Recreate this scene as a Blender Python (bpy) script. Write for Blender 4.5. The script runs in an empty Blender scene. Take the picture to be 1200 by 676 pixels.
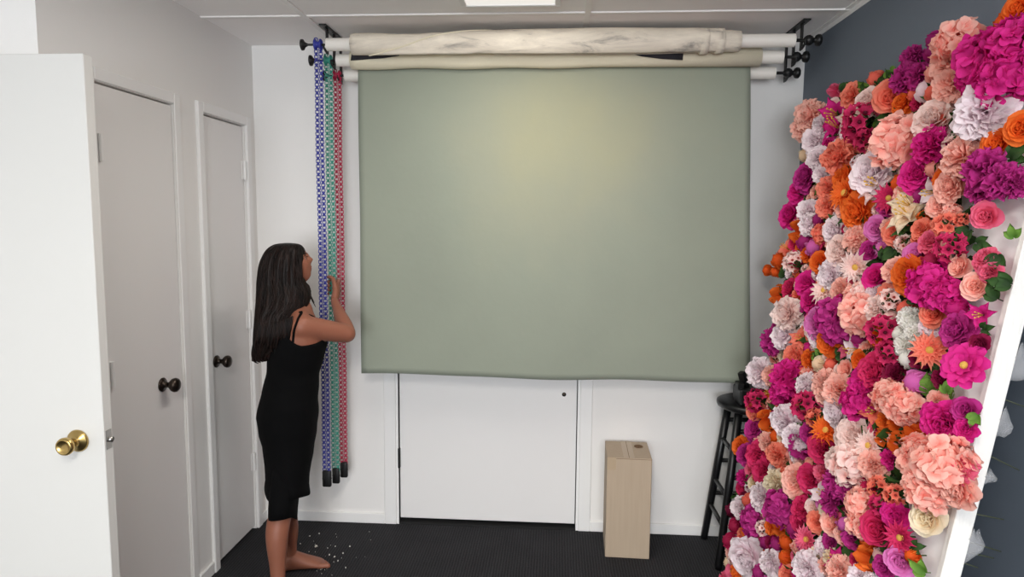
import bpy, bmesh, math, random
from mathutils import Vector, Matrix, Quaternion, noise
random.seed(7)
R_ = math.radians
SC = bpy.context.scene
COL = SC.collection
PI = math.pi

# ------------------------------------------------------------------ camera
F_PX, PITCH, YAW, ROLL, CAM_H = 782.81, .1018, -.065, .0082, 1.5903
_cy, _sy, _cp, _sp = math.cos(YAW), math.sin(YAW), math.cos(PITCH), math.sin(PITCH)
CF = Vector((_sy*_cp, _cy*_cp, -_sp))
_rt = Vector((_cy, -_sy, 0)); _u = _rt.cross(CF)
CR = _rt*math.cos(ROLL) + _u*math.sin(ROLL)
CU = _u*math.cos(ROLL) - _rt*math.sin(ROLL)
CC = Vector((0, 0, CAM_H))
def ray(px, py): return CF + CR*((px-600)/F_PX) + CU*((338-py)/F_PX)
def P(px, py, y):
    """measured pixel -> world point at room depth y"""
    d = ray(px, py); return CC + d*(y/d.y)
def on_plane(px, py, p0, n):
    d = ray(px, py); return CC + d*((p0-CC).dot(n)/d.dot(n))
cam = bpy.data.cameras.new('camera'); cam.sensor_width = 36; cam.lens = F_PX/1200*36; cam.clip_start = .02
cam_o = bpy.data.objects.new('camera', cam); COL.objects.link(cam_o)
m = Matrix((CR, CU, -CF)).transposed().to_4x4(); m.translation = CC
cam_o.matrix_world = m; SC.camera = cam_o

# ------------------------------------------------------------------ helpers
def lin(c):
    return tuple((v/255/12.92 if v/255 <= .04045 else ((v/255+.055)/1.055)**2.4) for v in c)
def newmat(name):
    mt = bpy.data.materials.new(name); mt.use_nodes = True
    return mt, mt.node_tree.nodes, mt.node_tree.links, mt.node_tree.nodes['Principled BSDF']
def paint(name, rgb, rough=.6, var=.04, scale=6, bump=.0, bscale=60, metal=0, spec=.5, stretch=None):
    """one base colour with a soft procedural mottle and optional fine bump"""
    mt, n, l, b = newmat(name)
    tc = n.new('ShaderNodeTexCoord'); src = tc.outputs['Object']
    if stretch:
        mp = n.new('ShaderNodeMapping'); mp.inputs['Scale'].default_value = stretch
        l.new(src, mp.inputs[0]); src = mp.outputs[0]
    ns = n.new('ShaderNodeTexNoise'); ns.inputs['Scale'].default_value = scale; ns.inputs['Detail'].default_value = 4
    l.new(src, ns.inputs['Vector'])
    mx = n.new('ShaderNodeMix'); mx.data_type = 'RGBA'
    c = lin(rgb)
    mx.inputs[6].default_value = (*[v*(1-var) for v in c], 1); mx.inputs[7].default_value = (*[min(1, v*(1+var)) for v in c], 1)
    l.new(ns.outputs['Fac'], mx.inputs[0]); l.new(mx.outputs[2], b.inputs['Base Color'])
    b.inputs['Roughness'].default_value = rough; b.inputs['Metallic'].default_value = metal
    b.inputs['Specular IOR Level'].default_value = spec
    if bump:
        n2 = n.new('ShaderNodeTexNoise'); n2.inputs['Scale'].default_value = bscale; n2.inputs['Detail'].default_value = 3
        l.new(src, n2.inputs['Vector'])
        bp = n.new('ShaderNodeBump'); bp.inputs['Strength'].default_value = bump; bp.inputs['Distance'].default_value = .01
        l.new(n2.outputs['Fac'], bp.inputs['Height']); l.new(bp.outputs[0], b.inputs['Normal'])
    return mt
def world_loc(o):
    v = Vector(o.location)
    while o.parent: o = o.parent; v += o.location
    return v
def obj(name, bm, mat, parent=None, smooth=False, recalc=True):
    me = bpy.data.meshes.new(name)
    if recalc: bmesh.ops.recalc_face_normals(bm, faces=bm.faces)
    if parent is not None: bmesh.ops.translate(bm, verts=bm.verts, vec=-world_loc(parent))
    bm.to_mesh(me); bm.free()
    if smooth:
        for p in me.polygons: p.use_smooth = True
    for mt in (mat if isinstance(mat, (list, tuple)) else [mat]): me.materials.append(mt)
    o = bpy.data.objects.new(name, me); COL.objects.link(o)
    if parent is not None: o.parent = parent
    return o
def thing(name, label, cat, loc=(0, 0, 0), group=None):
    o = bpy.data.objects.new(name, None); COL.objects.link(o); o.location = loc
    o.empty_display_size = .1
    o['label'] = label; o['category'] = cat
    if group: o['group'] = group
    return o
def tag(o, label, cat, group=None):
    o['label'] = label; o['category'] = cat
    if group: o['group'] = group
    return o
def struct(name, bm, mat, parent=None, smooth=False):
    o = obj(name, bm, mat, parent, smooth)
    if parent is None: o['kind'] = 'structure'
    return o
def box(bm, a, b, bev=0, seg=2):
    a, b = Vector(a), Vector(b)
    g = bmesh.ops.create_cube(bm, size=1)
    vs = g['verts']
    for v in vs: v.co = Vector([(a[i]+b[i])/2 + v.co[i]*(b[i]-a[i]) for i in range(3)])
    if bev:
        es = list({e for v in vs for e in v.link_edges})
        r = bmesh.ops.bevel(bm, geom=es, offset=bev, segments=seg, profile=.5, affect='EDGES')
        vs = list({v for f in r['faces'] for v in f.verts})
    return vs
def frame_of(d):
    d = Vector(d).normalized()
    a = Vector((0, 0, 1)) if abs(d.z) < .9 else Vector((1, 0, 0))
    x = a.cross(d).normalized(); return x, d.cross(x)
def loft(bm, rings, cap=True, closed=True):
    vr = [[bm.verts.new(p) for p in r] for r in rings]
    n = len(vr[0])
    for a, b in zip(vr, vr[1:]):
        for i in range(n if closed else n-1):
            j = (i+1) % n
            bm.faces.new((a[i], a[j], b[j], b[i]))
    if cap:
        bm.faces.new(list(reversed(vr[0]))); bm.faces.new(vr[-1])
    return vr
def tube(bm, pts, rad, n=8, cap=True, flat=1.0):
    pts = [Vector(p) for p in pts]
    if not isinstance(rad, (list, tuple)): rad = [rad]*len(pts)
    rings = []; x = None
    for i, p in enumerate(pts):
        d = (pts[min(i+1, len(pts)-1)] - pts[max(i-1, 0)]).normalized()
        if x is None: x, y = frame_of(d)
        else:
            x = (x - d*x.dot(d)).normalized(); y = d.cross(x)
        rings.append([p + (x*math.cos(2*PI*k/n) + y*flat*math.sin(2*PI*k/n))*rad[i] for k in range(n)])
    return loft(bm, rings, cap)
def spline(pts, m=6):
    """Catmull-Rom through tuples (any dimension)"""
    out = []; n = len(pts)
    for i in range(n-1):
        p0, p1, p2, p3 = pts[max(i-1, 0)], pts[i], pts[i+1], pts[min(i+2, n-1)]
        for k in range(m):
            t = k/m
            out.append(tuple(.5*(2*b + (c-a)*t + (2*a-5*b+4*c-d)*t*t + (3*b-a-3*c+d)*t**3) for a, b, c, d in zip(p0, p1, p2, p3)))
    out.append(tuple(pts[-1])); return out
def lathe(bm, prof, origin, axis, n=24):
    """prof: list of (radius, distance along axis)"""
    o = Vector(origin); ax = Vector(axis).normalized(); x, y = frame_of(ax)
    rings = [[o + ax*h + (x*math.cos(2*PI*k/n) + y*math.sin(2*PI*k/n))*max(r, 1e-4) for k in range(n)] for r, h in prof]
    return loft(bm, rings, True)
def ball(bm, c, r, sub=2, scale=(1, 1, 1)):
    g = bmesh.ops.create_icosphere(bm, subdivisions=sub, radius=1)
    for v in g['verts']: v.co = Vector(c) + Vector((v.co.x*r*scale[0], v.co.y*r*scale[1], v.co.z*r*scale[2]))
    return g['verts']
def BM(): return bmesh.new()

# ------------------------------------------------------------------ materials
M = {}
M['wall'] = paint('white wall paint', (232, 230, 227), .75, .012, 2.5, .05, 220)
M['trimw'] = paint('white gloss trim paint', (234, 233, 231), .45, .01, 3)
M['door'] = paint('white door paint', (232, 230, 228), .5, .012, 2, .03, 40, stretch=(1, 1, .15))
M['slate'] = paint('slate blue wall paint', (101, 111, 123), .7, .03, 3, .05, 220)
M['ceil'] = paint('ceiling tile', (249, 246, 244), .9, .015, 8, .12, 160)
M['black'] = paint('black painted metal', (16, 16, 17), .4, .1, 20)
M['blackwood'] = paint('black painted wood', (15, 15, 17), .35, .1, 10, .04, 40)
M['blackplastic'] = paint('black plastic', (13, 13, 14), .45, .1, 30)
M['brass'] = paint('polished brass', (192, 164, 104), .28, .05, 10, metal=1)
M['bronze'] = paint('dark aged bronze', (62, 54, 48), .3, .1, 14, metal=.9)
M['steel'] = paint('brushed steel', (190, 188, 184), .35, .05, 30, metal=1)
M['pvc'] = paint('white plastic tube', (238, 233, 224), .4, .015, 5)
M['gap'] = paint('dark gap', (25, 25, 26), .9, .1, 10)

def carpet():
    mt, n, l, b = newmat('charcoal ribbed carpet')
    tc = n.new('ShaderNodeTexCoord')
    wv = n.new('ShaderNodeTexWave'); wv.wave_type = 'BANDS'; wv.bands_direction = 'X'
    wv.inputs['Scale'].default_value = 24; wv.inputs['Distortion'].default_value = 1.2; wv.inputs['Detail'].default_value = 2
    ns = n.new('ShaderNodeTexNoise'); ns.inputs['Scale'].default_value = 160; ns.inputs['Detail'].default_value = 4
    n3 = n.new('ShaderNodeTexNoise'); n3.inputs['Scale'].default_value = 5; n3.inputs['Detail'].default_value = 3
    for q in (wv, ns, n3): l.new(tc.outputs['Object'], q.inputs['Vector'])
    ad = n.new('ShaderNodeMath'); ad.operation = 'MULTIPLY_ADD'; ad.inputs[1].default_value = .70
    l.new(ns.outputs['Fac'], ad.inputs[0]); 
    mu = n.new('ShaderNodeMath'); mu.operation = 'MULTIPLY'; mu.inputs[1].default_value = .30
    l.new(wv.outputs['Fac'], mu.inputs[0]); l.new(mu.outputs[0], ad.inputs[2])
    rp = n.new('ShaderNodeValToRGB'); e = rp.color_ramp.elements
    e[0].position = .2; e[0].color = (*lin((34, 34, 36)), 1); e[1].position = .85; e[1].color = (*lin((70, 70, 73)), 1)
    l.new(ad.outputs[0], rp.inputs[0])
    mx = n.new('ShaderNodeMix'); mx.data_type = 'RGBA'; mx.blend_type = 'MULTIPLY'; mx.inputs[0].default_value = .35
    l.new(rp.outputs[0], mx.inputs[6]); l.new(n3.outputs['Fac'], mx.inputs[7])
    l.new(mx.outputs[2], b.inputs['Base Color']); b.inputs['Roughness'].default_value = .95; b.inputs['Specular IOR Level'].default_value = .1
    bp = n.new('ShaderNodeBump'); bp.inputs['Strength'].default_value = .8; bp.inputs['Distance'].default_value = .004
    l.new(ad.outputs[0], bp.inputs['Height']); l.new(bp.outputs[0], b.inputs['Normal'])
    return mt
M['carpet'] = carpet()

# ------------------------------------------------------------------ the room
XL, XR, YB, H = -1.519, 1.157, 3.323, 2.44      # left wall, right wall, back wall, ceiling
YR, XW, YF = 1.918, -2.75, -4.4                  # return wall by the open door, far left, wall behind the camera
bm = BM(); box(bm, (XW-.1, YF-.1, -.08), (XR+.1, YB+.1, 0)); struct('floor', bm, M['carpet'])
bm = BM(); box(bm, (XW-.1, YF-.1, H), (XR+.1, YB+.1, H+.08)); struct('ceiling', bm, M['ceil'])
bm = BM(); box(bm, (XR, YF-.1, 0), (XR+.1, YB+.1, H)); struct('wall_right', bm, M['slate'])
# back wall with the doorway opening
DX0, DX1, DH = -.80, .122, 2.04
bm = BM()
box(bm, (XL-.1, YB, 0), (DX0, YB+.1, H)); box(bm, (DX1, YB, 0), (XR, YB+.1, H)); box(bm, (DX0, YB, DH), (DX1, YB+.1, H))
struct('wall_back', bm, M['wall'])
# left wall with two closet openings
C1, C2, CH = (2.150, 2.605), (2.812, 3.208), 2.035
bm = BM()
ys = [(YR+.1, C1[0]), (C1[1], C2[0]), (C2[1], YB)]
for a, b_ in ys: box(bm, (XL-.1, a, 0), (XL, b_, H))
for a, b_ in (C1, C2): box(bm, (XL-.1, a, CH), (XL, b_, H))
struct('wall_left', bm, M['wall'])
bm = BM(); box(bm, (XW, YR, 0), (XL, YR+.1, H)); struct('wall_return', bm, M['wall'])
bm = BM(); box(bm, (XW-.1, YF-.1, 0), (XW, YR+.1, H)); struct('wall_side', bm, M['wall'])
# wall behind the camera, with the window the daylight comes through
W0, W1, WZ0, WZ1 = -1.25, 1.10, .55, 2.40
bm = BM()
box(bm, (XW, YF-.1, 0), (W0, YF, H)); box(bm, (W1, YF-.1, 0), (XR, YF, H))
box(bm, (W0, YF-.1, 0), (W1, YF, WZ0)); box(bm, (W0, YF-.1, WZ1), (W1, YF, H))
struct('wall_front', bm, M['wall'])
bm = BM()
for a, b_ in (((W0, WZ0), (W1, WZ0+.05)), ((W0, WZ1-.05), (W1, WZ1)), ((W0, WZ0), (W0+.05, WZ1)), ((W1-.05, WZ0), (W1, WZ1)), (((W0+W1)/2-.025, WZ0), ((W0+W1)/2+.025, WZ1))):
    box(bm, (a[0], YF-.07, a[1]), (b_[0], YF-.02, b_[1]))
struct('window_1', bm, M['trimw'])

# closet doors in the left wall
def closet_door(n, yr, hinge_y, knob_y, knob_z, hz):
    bm = BM(); box(bm, (XL-.045, yr[0]+.004, .015), (XL-.006, yr[1]-.004, CH-.006), .002, 1)
    d = struct('door_%d' % n, bm, M['door'])
    # casing round the opening
    bm = BM(); w, t = .045, (.016 if n == 2 else .006)
    box(bm, (XL-.0, yr[0]-w, 0), (XL+t, yr[0]-.002, CH+w), .003, 1); box(bm, (XL, yr[1]+.002, 0), (XL+t, yr[1]+w, CH+w), .003, 1)
    box(bm, (XL, yr[0]-.002, CH+.002), (XL+t, yr[1]+.002, CH+w), .003, 1)
    struct('trim_%d' % n, bm, M['trimw'])
    bm = BM()
    box(bm, (XL-.09, yr[0], 0), (XL-.06, yr[1], CH)); struct('trim_%d' % (n+10), bm, M['gap'])
    k = BM(); y = knob_y; z = knob_z
    lathe(k, [(.027, 0), (.028, .004), (.024, .008), (.011, .011), (.010, .028), (.017, .034), (.0255, .043), (.028, .052), (.0265, .060), (.019, .066), (.004, .068)], (XL-.006, y, z), (1, 0, 0))
    ko = obj('door_knob', k, M['bronze'], d, True); ko['label'] = 'dark bronze round knob'
    for z in hz:
        hb = BM(); box(hb, (XL-.006, hinge_y-.012, z-.045), (XL-.002, hinge_y+.012, z+.045), .001, 1)
        tube(hb, [(XL+.005, hinge_y, z-.045), (XL+.005, hinge_y, z+.045)], .0075)
        obj('hinge', hb, M['trimw'], d)
closet_door(1, C1, C1[0]+.012, C1[1]-.06-.085, .941, (1.82, 1.05, .22))
closet_door(2, C2, C2[1]-.012, C2[0]+.066, .945, (1.82, 1.09, .36))

# door behind the backdrop
bm = BM(); box(bm, (DX0+.004, YB+.012, .028), (DX1-.004, YB+.05, DH-.005), .002, 1)
d3 = struct('door_3', bm, M['door'])
hb = BM(); box(hb, (DX0-.004, YB-.001, .303), (DX0+.008, YB+.013, .408), .002, 1); tube(hb, [(DX0+.002, YB-.002, .303), (DX0+.002, YB-.002, .408)], .006)
obj('hinge', hb, M['black'], d3)
hb = BM(); q = P(661, 462, YB+.012); lathe(hb, [(.010, 0), (.011, .003), (.008, .005), (.006, .006)], q, (0, -1, 0), 16)
obj('peephole', hb, M['bronze'], d3, True)
bm = BM()
w, t = .062, .012
box(bm, (DX0-w-.012, YB-t, 0), (DX0-.012, YB, DH+w), .003, 1); box(bm, (DX1+.012, YB-t, 0), (DX1+w+.012, YB, DH+w), .003, 1)
box(bm, (DX0-.012, YB-t, DH), (DX1+.012, YB, DH+w), .003, 1)
box(bm, (DX0-.012, YB-.004, 0), (DX0, YB+.05, DH)); box(bm, (DX1, YB-.004, 0), (DX1+.012, YB+.05, DH))
struct('trim_3', bm, M['trimw'])
bm = BM(); box(bm, (DX0, YB+.055, 0), (DX1, YB+.09, DH)); struct('trim_4', bm, M['gap'])
bm = BM(); box(bm, (DX0, YB-.005, 0), (DX1, YB+.055, .008)); struct('trim_5', bm, M['gap'])
# baseboards
bm = BM(); box(bm, (XL+.001, YB-.012, 0), (DX0-w-.012, YB, .055), .003, 1); box(bm, (DX1+w+.012, YB-.012, 0), (XR, YB, .055), .003, 1); struct('baseboard_back', bm, M['trimw'])
bm = BM()
for a, b_ in ((YR, C1[0]-.046), (C1[1]+.046, C2[0]-.046), (C2[1]+.046, YB-.012)): box(bm, (XL, a, 0), (XL+.012, b_, .055), .003, 1)
struct('baseboard_left', bm, M['trimw'])
bm = BM(); box(bm, (XR-.012, YF, 0), (XR, YB-.013, .055), .003, 1); struct('baseboard_right', bm, paint('slate baseboard paint', (60, 68, 78), .5))
# ceiling grid bars
bm = BM(); zc = H-.006
for y in (2.852, 2.242, 1.632, 1.022, .412, -.198): box(bm, (XL if y > YR else XW, y-.012, zc), (XR, y+.012, H+.001))
for x in (-1.07, .116): box(bm, (x-.012, .4, zc-.0005), (x+.012, YB, H+.001))
struct('trim_6', bm, paint('white metal ceiling grid', (236, 233, 230), .4))
bm = BM(); box(bm, (XR-.022, YF, H-.004), (XR, YB, H)); box(bm, (XR-.003, YF, H-.024), (XR, YB, H-.004)); struct('trim_7', bm, M['trimw'])

# ceiling light panel
mt, n, l, b = newmat('lit diffuser panel')
b.inputs['Base Color'].default_value = (.8, .8, .78, 1); b.inputs['Emission Color'].default_value = (1, .96, .9, 1); b.inputs['Emission Strength'].default_value = .55
wv = n.new('ShaderNodeTexNoise'); wv.inputs['Scale'].default_value = 90; bp = n.new('ShaderNodeBump'); bp.inputs['Strength'].default_value = .2
l.new(wv.outputs['Fac'], bp.inputs['Height']); l.new(bp.outputs[0], b.inputs['Normal'])
lt = thing('ceiling_light', 'flat white light panel set in the grey tiled ceiling', 'ceiling light', (-.19, 2.2, H))
bm = BM(); box(bm, (-.365, 1.52, H-.013), (-.015, 2.70, H-.008), .001, 1); obj('diffuser', bm, mt, lt)
bm = BM()
for a, b_ in (((-.385, 1.50), (.005, 1.522)), ((-.385, 2.698), (.005, 2.72)), ((-.385, 1.522), (-.363, 2.698)), ((-.017, 1.522), (.005, 2.698))):
    box(bm, (a[0], a[1], H-.018), (b_[0], b_[1], H), .002, 1)
obj('frame', bm, M['trimw'], lt)

# open white door in the foreground
od = thing('open_door', 'open white door with a round brass knob, at the left edge', 'door', (-1.7, 1.82, 0))
bm = BM(); box(bm, (-2.11, 1.80, .012), (-1.298, 1.838, 2.035), .002, 1); obj('door_slab', bm, paint('white door paint toned down for light', (216, 215, 211), .5, .012, 2, .03, 40, stretch=(1, 1, .15)), od)  # darker copy of the white door paint, offsetting the strong light here
q = P(92, 516, 1.80)
bm = BM(); lathe(bm, [(.031, 0), (.033, .004), (.029, .009), (.015, .013), (.0125, .018), (.0125, .033), (.019, .038), (.0245, .046), (.026, .055), (.0235, .061), (.019, .063), (.017, .060), (.004, .0595)], q, (0, -1, 0), 32)
ko = obj('door_knob', bm, M['brass'], od, True); ko['label'] = 'polished brass round knob'
bm = BM(); lathe(bm, [(.031, 0), (.033, .004), (.029, .009), (.015, .013), (.0125, .018), (.0125, .03), (.026, .045), (.012, .055)], (q.x, 1.838, q.z), (0, 1, 0), 24)
obj('door_knob', bm, M['brass'], od, True)
bm = BM(); box(bm, (-1.2985, 1.807, q.z-.029), (-1.2965, 1.831, q.z+.029), .001, 1); obj('latch_plate', bm, M['steel'], od)
bm = BM(); tube(bm, [(-1.297, 1.819, q.z), (-1.286, 1.819, q.z)], .008, 12); obj('latch_bolt', bm, M['steel'], od, True)
for z in (1.80, 1.02, .22):
    bm = BM(); tube(bm, [(-2.115, 1.797, z-.045), (-2.115, 1.797, z+.045)], .006); box(bm, (-2.113, 1.80, z-.045), (-2.109, 1.83, z+.045)); obj('hinge', bm, M['steel'], od)

# ------------------------------------------------------------------ rollers, brackets and backdrops
RY = (2.995, 3.09, 3.185); RZ = (2.358, 2.312, 2.264)
def bracket(x, side, label):
    t = thing('ceiling_bracket', label, 'bracket', (x, 3.08, H), 'black roller brackets on the ceiling')
    bm = BM(); box(bm, (x-.016, 2.965, H-.007), (x+.016, 3.235, H-.0005), .001, 1)
    for y in (3.0, 3.2): ball(bm, (x-side*.0, y, H-.008), .005, 1, (1, 1, .5))
    obj('mounting_plate', bm, M['black'], t)
    for y, z in zip(RY, RZ):
        bm = BM(); box(bm, (x-.003, y-.013+.03, z-.034), (x+.003, y+.013+.03, H-.007), .001, 1)
        # hooked cradle under the spindle
        pts = [(x, y+.03, z-.028), (x, y+.015, z-.026), (x, y, z-.022), (x, y-.016, z-.016), (x, y-.022, z-.002)]
        tube(bm, pts, [.006, .006, .0055, .005, .004], 8)
        obj('arm', bm, M['black'], t)
XB = 1.035
bracket(-XB, -1, 'black ceiling bracket above the coloured pull chains')
bracket(XB, 1, 'black ceiling bracket in the corner by the slate blue wall')
CHC = {'blue': (52, 58, 150), 'green': (58, 148, 130), 'red': (178, 34, 72)}
for i, cn in enumerate(('blue', 'green', 'red')):
    M['chain_'+cn] = paint(cn+' plastic chain', CHC[cn], .4, .06, 40)
def roller(i, xl, xr, label, cn):
    y, z = RY[i], RZ[i]
    t = thing('backdrop_roller', label, 'roller', (0, y, z), 'white tubes of the ceiling roller set')
    bm = BM(); lathe(bm, [(.024, 0), (.0275, 0), (.0275, xr-xl), (.024, xr-xl)], (xl, y, z), (1, 0, 0), 28); obj('tube', bm, M['pvc'], t, False)
    bm = BM()     # right hand plug: spindle, bulge, waist, end disc
    lathe(bm, [(.007, -.02), (.007, .038), (.014, .042), (.021, .052), (.022, .062), (.017, .073), (.010, .079), (.011, .084), (.021, .089), (.0245, .096), (.024, .106), (.016, .112), (.002, .114)], (xr, y, z), (1, 0, 0), 20)
    obj('end_plug', bm, M['blackplastic'], t, True)
    bm = BM()     # left hand plug: flared disc on a thin spindle
    k = -1.145
    lathe(bm, [(.002, 0), (.017, .001), (.0245, .004), (.0235, .012), (.012, .020), (.0075, .028), (.005, .034), (.005, xl-k+.02)], (k+(.0, .002, .03)[i], y, z), (1, 0, 0), 20)
    obj('end_plug', bm, M['blackplastic'], t, True)
    return t
tubes = [roller(0, -1.025, .995, 'white roller tube holding the marbled canvas, closest to the ceiling', 'blue'),
         roller(1, -1.012, .980, 'white roller tube inside the plain cream roll, middle of three', 'green'),
         roller(2, -1.005, .978, 'bare white roller tube behind the sage cloth, lowest of three', 'red')]
# canvases
def sage():
    mt, n, l, b = newmat('hand painted sage canvas')
    tc = n.new('ShaderNodeTexCoord'); sp = n.new('ShaderNodeSeparateXYZ'); l.new(tc.outputs['Object'], sp.inputs[0])
    nz = n.new('ShaderNodeTexNoise'); nz.inputs['Scale'].default_value = 2.2; nz.inputs['Detail'].default_value = 5; nz.inputs['Roughness'].default_value = .55; nz.inputs['Distortion'].default_value = .15
    l.new(tc.outputs['Object'], nz.inputs['Vector'])
    def math_(op, a, b_, clamp=False):
        m_ = n.new('ShaderNodeMath'); m_.operation = op; m_.use_clamp = clamp
        for i, v in enumerate((a, b_)):
            if isinstance(v, (int, float)): m_.inputs[i].default_value = v
            else: l.new(v, m_.inputs[i])
        return m_.outputs[0]
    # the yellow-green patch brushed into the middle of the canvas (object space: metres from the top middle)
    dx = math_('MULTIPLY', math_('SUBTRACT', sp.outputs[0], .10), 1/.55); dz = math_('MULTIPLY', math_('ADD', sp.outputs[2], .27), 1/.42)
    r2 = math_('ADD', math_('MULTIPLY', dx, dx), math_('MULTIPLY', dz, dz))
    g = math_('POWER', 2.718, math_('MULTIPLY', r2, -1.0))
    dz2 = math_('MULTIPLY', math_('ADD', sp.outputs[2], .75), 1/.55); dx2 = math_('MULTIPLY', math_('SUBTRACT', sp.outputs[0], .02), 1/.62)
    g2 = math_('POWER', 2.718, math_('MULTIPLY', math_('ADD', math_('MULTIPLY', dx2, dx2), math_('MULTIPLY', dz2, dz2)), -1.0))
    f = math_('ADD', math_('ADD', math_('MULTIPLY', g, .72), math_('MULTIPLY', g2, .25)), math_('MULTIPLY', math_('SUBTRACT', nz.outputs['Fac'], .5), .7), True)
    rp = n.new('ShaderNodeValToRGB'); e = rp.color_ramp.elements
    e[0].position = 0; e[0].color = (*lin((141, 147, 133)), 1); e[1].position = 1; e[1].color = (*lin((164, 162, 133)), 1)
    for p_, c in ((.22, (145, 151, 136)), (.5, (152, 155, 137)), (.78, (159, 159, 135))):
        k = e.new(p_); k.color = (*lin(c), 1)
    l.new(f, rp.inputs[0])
    l.new(rp.outputs[0], b.inputs['Base Color']); b.inputs['Roughness'].default_value = .8; b.inputs['Specular IOR Level'].default_value = .25
    n2 = n.new('ShaderNodeTexNoise'); n2.inputs['Scale'].default_value = 9; n2.inputs['Detail'].default_value = 6; l.new(tc.outputs['Object'], n2.inputs['Vector'])
    bp = n.new('ShaderNodeBump'); bp.inputs['Strength'].default_value = .12; bp.inputs['Distance'].default_value = .02; l.new(n2.outputs['Fac'], bp.inputs['Height']); l.new(bp.outputs[0], b.inputs['Normal'])
    return mt
def marbled():
    mt, n, l, b = newmat('cream canvas with grey marbling')
    tc = n.new('ShaderNodeTexCoord'); mp = n.new('ShaderNodeMapping'); mp.inputs['Scale'].default_value = (3.2, 14, 14); mp.inputs['Rotation'].default_value = (0, .35, 0)
    l.new(tc.outputs['Object'], mp.inputs[0])
    nz = n.new('ShaderNodeTexNoise'); nz.inputs['Scale'].default_value = 1.25; nz.inputs['Detail'].default_value = 7; nz.inputs['Roughness'].default_value = .68; nz.inputs['Distortion'].default_value = .5; l.new(mp.outputs[0], nz.inputs['Vector'])
    rp = n.new('ShaderNodeValToRGB'); e = rp.color_ramp.elements
    e[0].position = .28; e[0].color = (*lin((120, 116, 112)), 1); e[1].position = .62; e[1].color = (*lin((236, 226, 208)), 1)
    k = e.new(.43); k.color = (*lin((214, 204, 188)), 1)
    l.new(nz.outputs['Fac'], rp.inputs[0]); l.new(rp.outputs[0], b.inputs['Base Color']); b.inputs['Roughness'].default_value = .8
    return mt
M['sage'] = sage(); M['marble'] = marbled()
M['cream'] = paint('cream canvas back', (228, 219, 193), .85, .05, 5, .1, 120)
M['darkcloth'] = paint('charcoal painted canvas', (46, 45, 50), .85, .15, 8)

def roll(bm, y, z, stations, n=40):
    """stations: (x, radius, dy, dz)"""
    rings = []
    for x, r, dy, dz in stations:
        ring = []
        for k in range(n):
            a = 2*PI*k/n
            rr = r*(1 + .05*noise.noise(Vector((x*3, math.cos(a)*1.2, math.sin(a)*1.2))))
            ring.append(Vector((x, y+dy+rr*math.cos(a), z+dz+rr*math.sin(a))))
        rings.append(ring)
    core = lambda x: [Vector((x, y+.0285*math.cos(2*PI*k/n), z+.0285*math.sin(2*PI*k/n))) for k in range(n)]
    a, b_ = core(stations[0][0]), core(stations[-1][0])
    loft(bm, [a]+rings+[b_, a], False)
    bmesh.ops.remove_doubles(bm, verts=bm.verts, dist=1e-6)
# marbled canvas rolled on the first tube; its outer layer ends in a slanting edge
t = thing('canvas_roll', 'cream canvas with grey marbling rolled up right under the ceiling', 'canvas roll', (-.05, RY[0], RZ[0]))
bm = BM()
st = [(-.912+.02*i, .0445+.0025*math.sin(i*.35)+.002*noise.noise(Vector((i*.3, 0, 3))), 0, .001*math.sin(i*.5)) for i in range(85)]
xe = st[-1][0]
roll(bm, RY[0], RZ[0], [(-.9121, .040, 0, 0)]+st+[(xe+.001, .040, 0, 0)]); obj('inner_layers', bm, M['marble'], t, True)
# rolled outer layer: from x_edge(angle) on the left to its right end
bm = BM(); NA, NX = 44, 60
grid = []
for ia in range(NA+1):
    s = ia/NA                       # 0 at the bottom front, winding up over the front, top and round the back
    a = R_(-112 - 300*s + 0)
    xl = -.83 + .53*min(1, s/.53) + .015*math.sin(s*14)
    row = []
    for ix in range(NX+1):
        u = ix/NX; x = xl + (.688-xl)*u
        r = .0550 + .0030*math.sin(x*5+1) + .0025*noise.noise(Vector((x*6, s*3, 1)))
        if s < .05 and u < .3: r += .004
        row.append(bm.verts.new((x, RY[0]+r*-math.cos(a+PI), RZ[0]+r*math.sin(a))))
    grid.append(row)
for a in range(NA):
    for c in range(NX): bm.faces.new((grid[a][c], grid[a+1][c], grid[a+1][c+1], grid[a][c+1]))
o = obj('outer_layer', bm, M['marble'], t, True)
sm = o.modifiers.new('thick', 'SOLIDIFY'); sm.thickness = .004; sm.offset = -1
hem = BM(); tube(hem, [v.co+world_loc(t)+Vector((0, -.0005, 0)) for v in list(o.data.vertices)[::NX+1][:30]], .0030, 6); obj('hem', hem, M['cream'], t, True)
for x0, x1, r in ((.60, .635, .0545), (.665, .70, .0525)):
    bm = BM(); roll(bm, RY[0], RZ[0], [(x0, .045, 0, 0), (x0+.001, r, 0, 0), (x1-.001, r, 0, 0), (x1, .045, 0, 0)]); obj('end_fold', bm, M['marble'], t, True)
# dark slips of canvas showing between the two rolls
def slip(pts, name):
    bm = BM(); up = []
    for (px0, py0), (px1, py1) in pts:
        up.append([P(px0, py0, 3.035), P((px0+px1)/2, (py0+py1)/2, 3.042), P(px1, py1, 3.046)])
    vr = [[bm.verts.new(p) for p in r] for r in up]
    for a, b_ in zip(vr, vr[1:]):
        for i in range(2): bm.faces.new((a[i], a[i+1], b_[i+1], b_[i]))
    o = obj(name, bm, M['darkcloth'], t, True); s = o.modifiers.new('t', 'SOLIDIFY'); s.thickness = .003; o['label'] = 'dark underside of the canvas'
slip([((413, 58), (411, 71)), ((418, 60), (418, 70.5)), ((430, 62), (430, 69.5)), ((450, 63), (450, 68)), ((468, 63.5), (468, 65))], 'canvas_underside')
slip([((738, 61), (738, 62)), ((752, 60.5), (752, 66)), ((775, 60), (775, 69)), ((801, 59), (800, 70.5))], 'canvas_underside')

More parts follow.
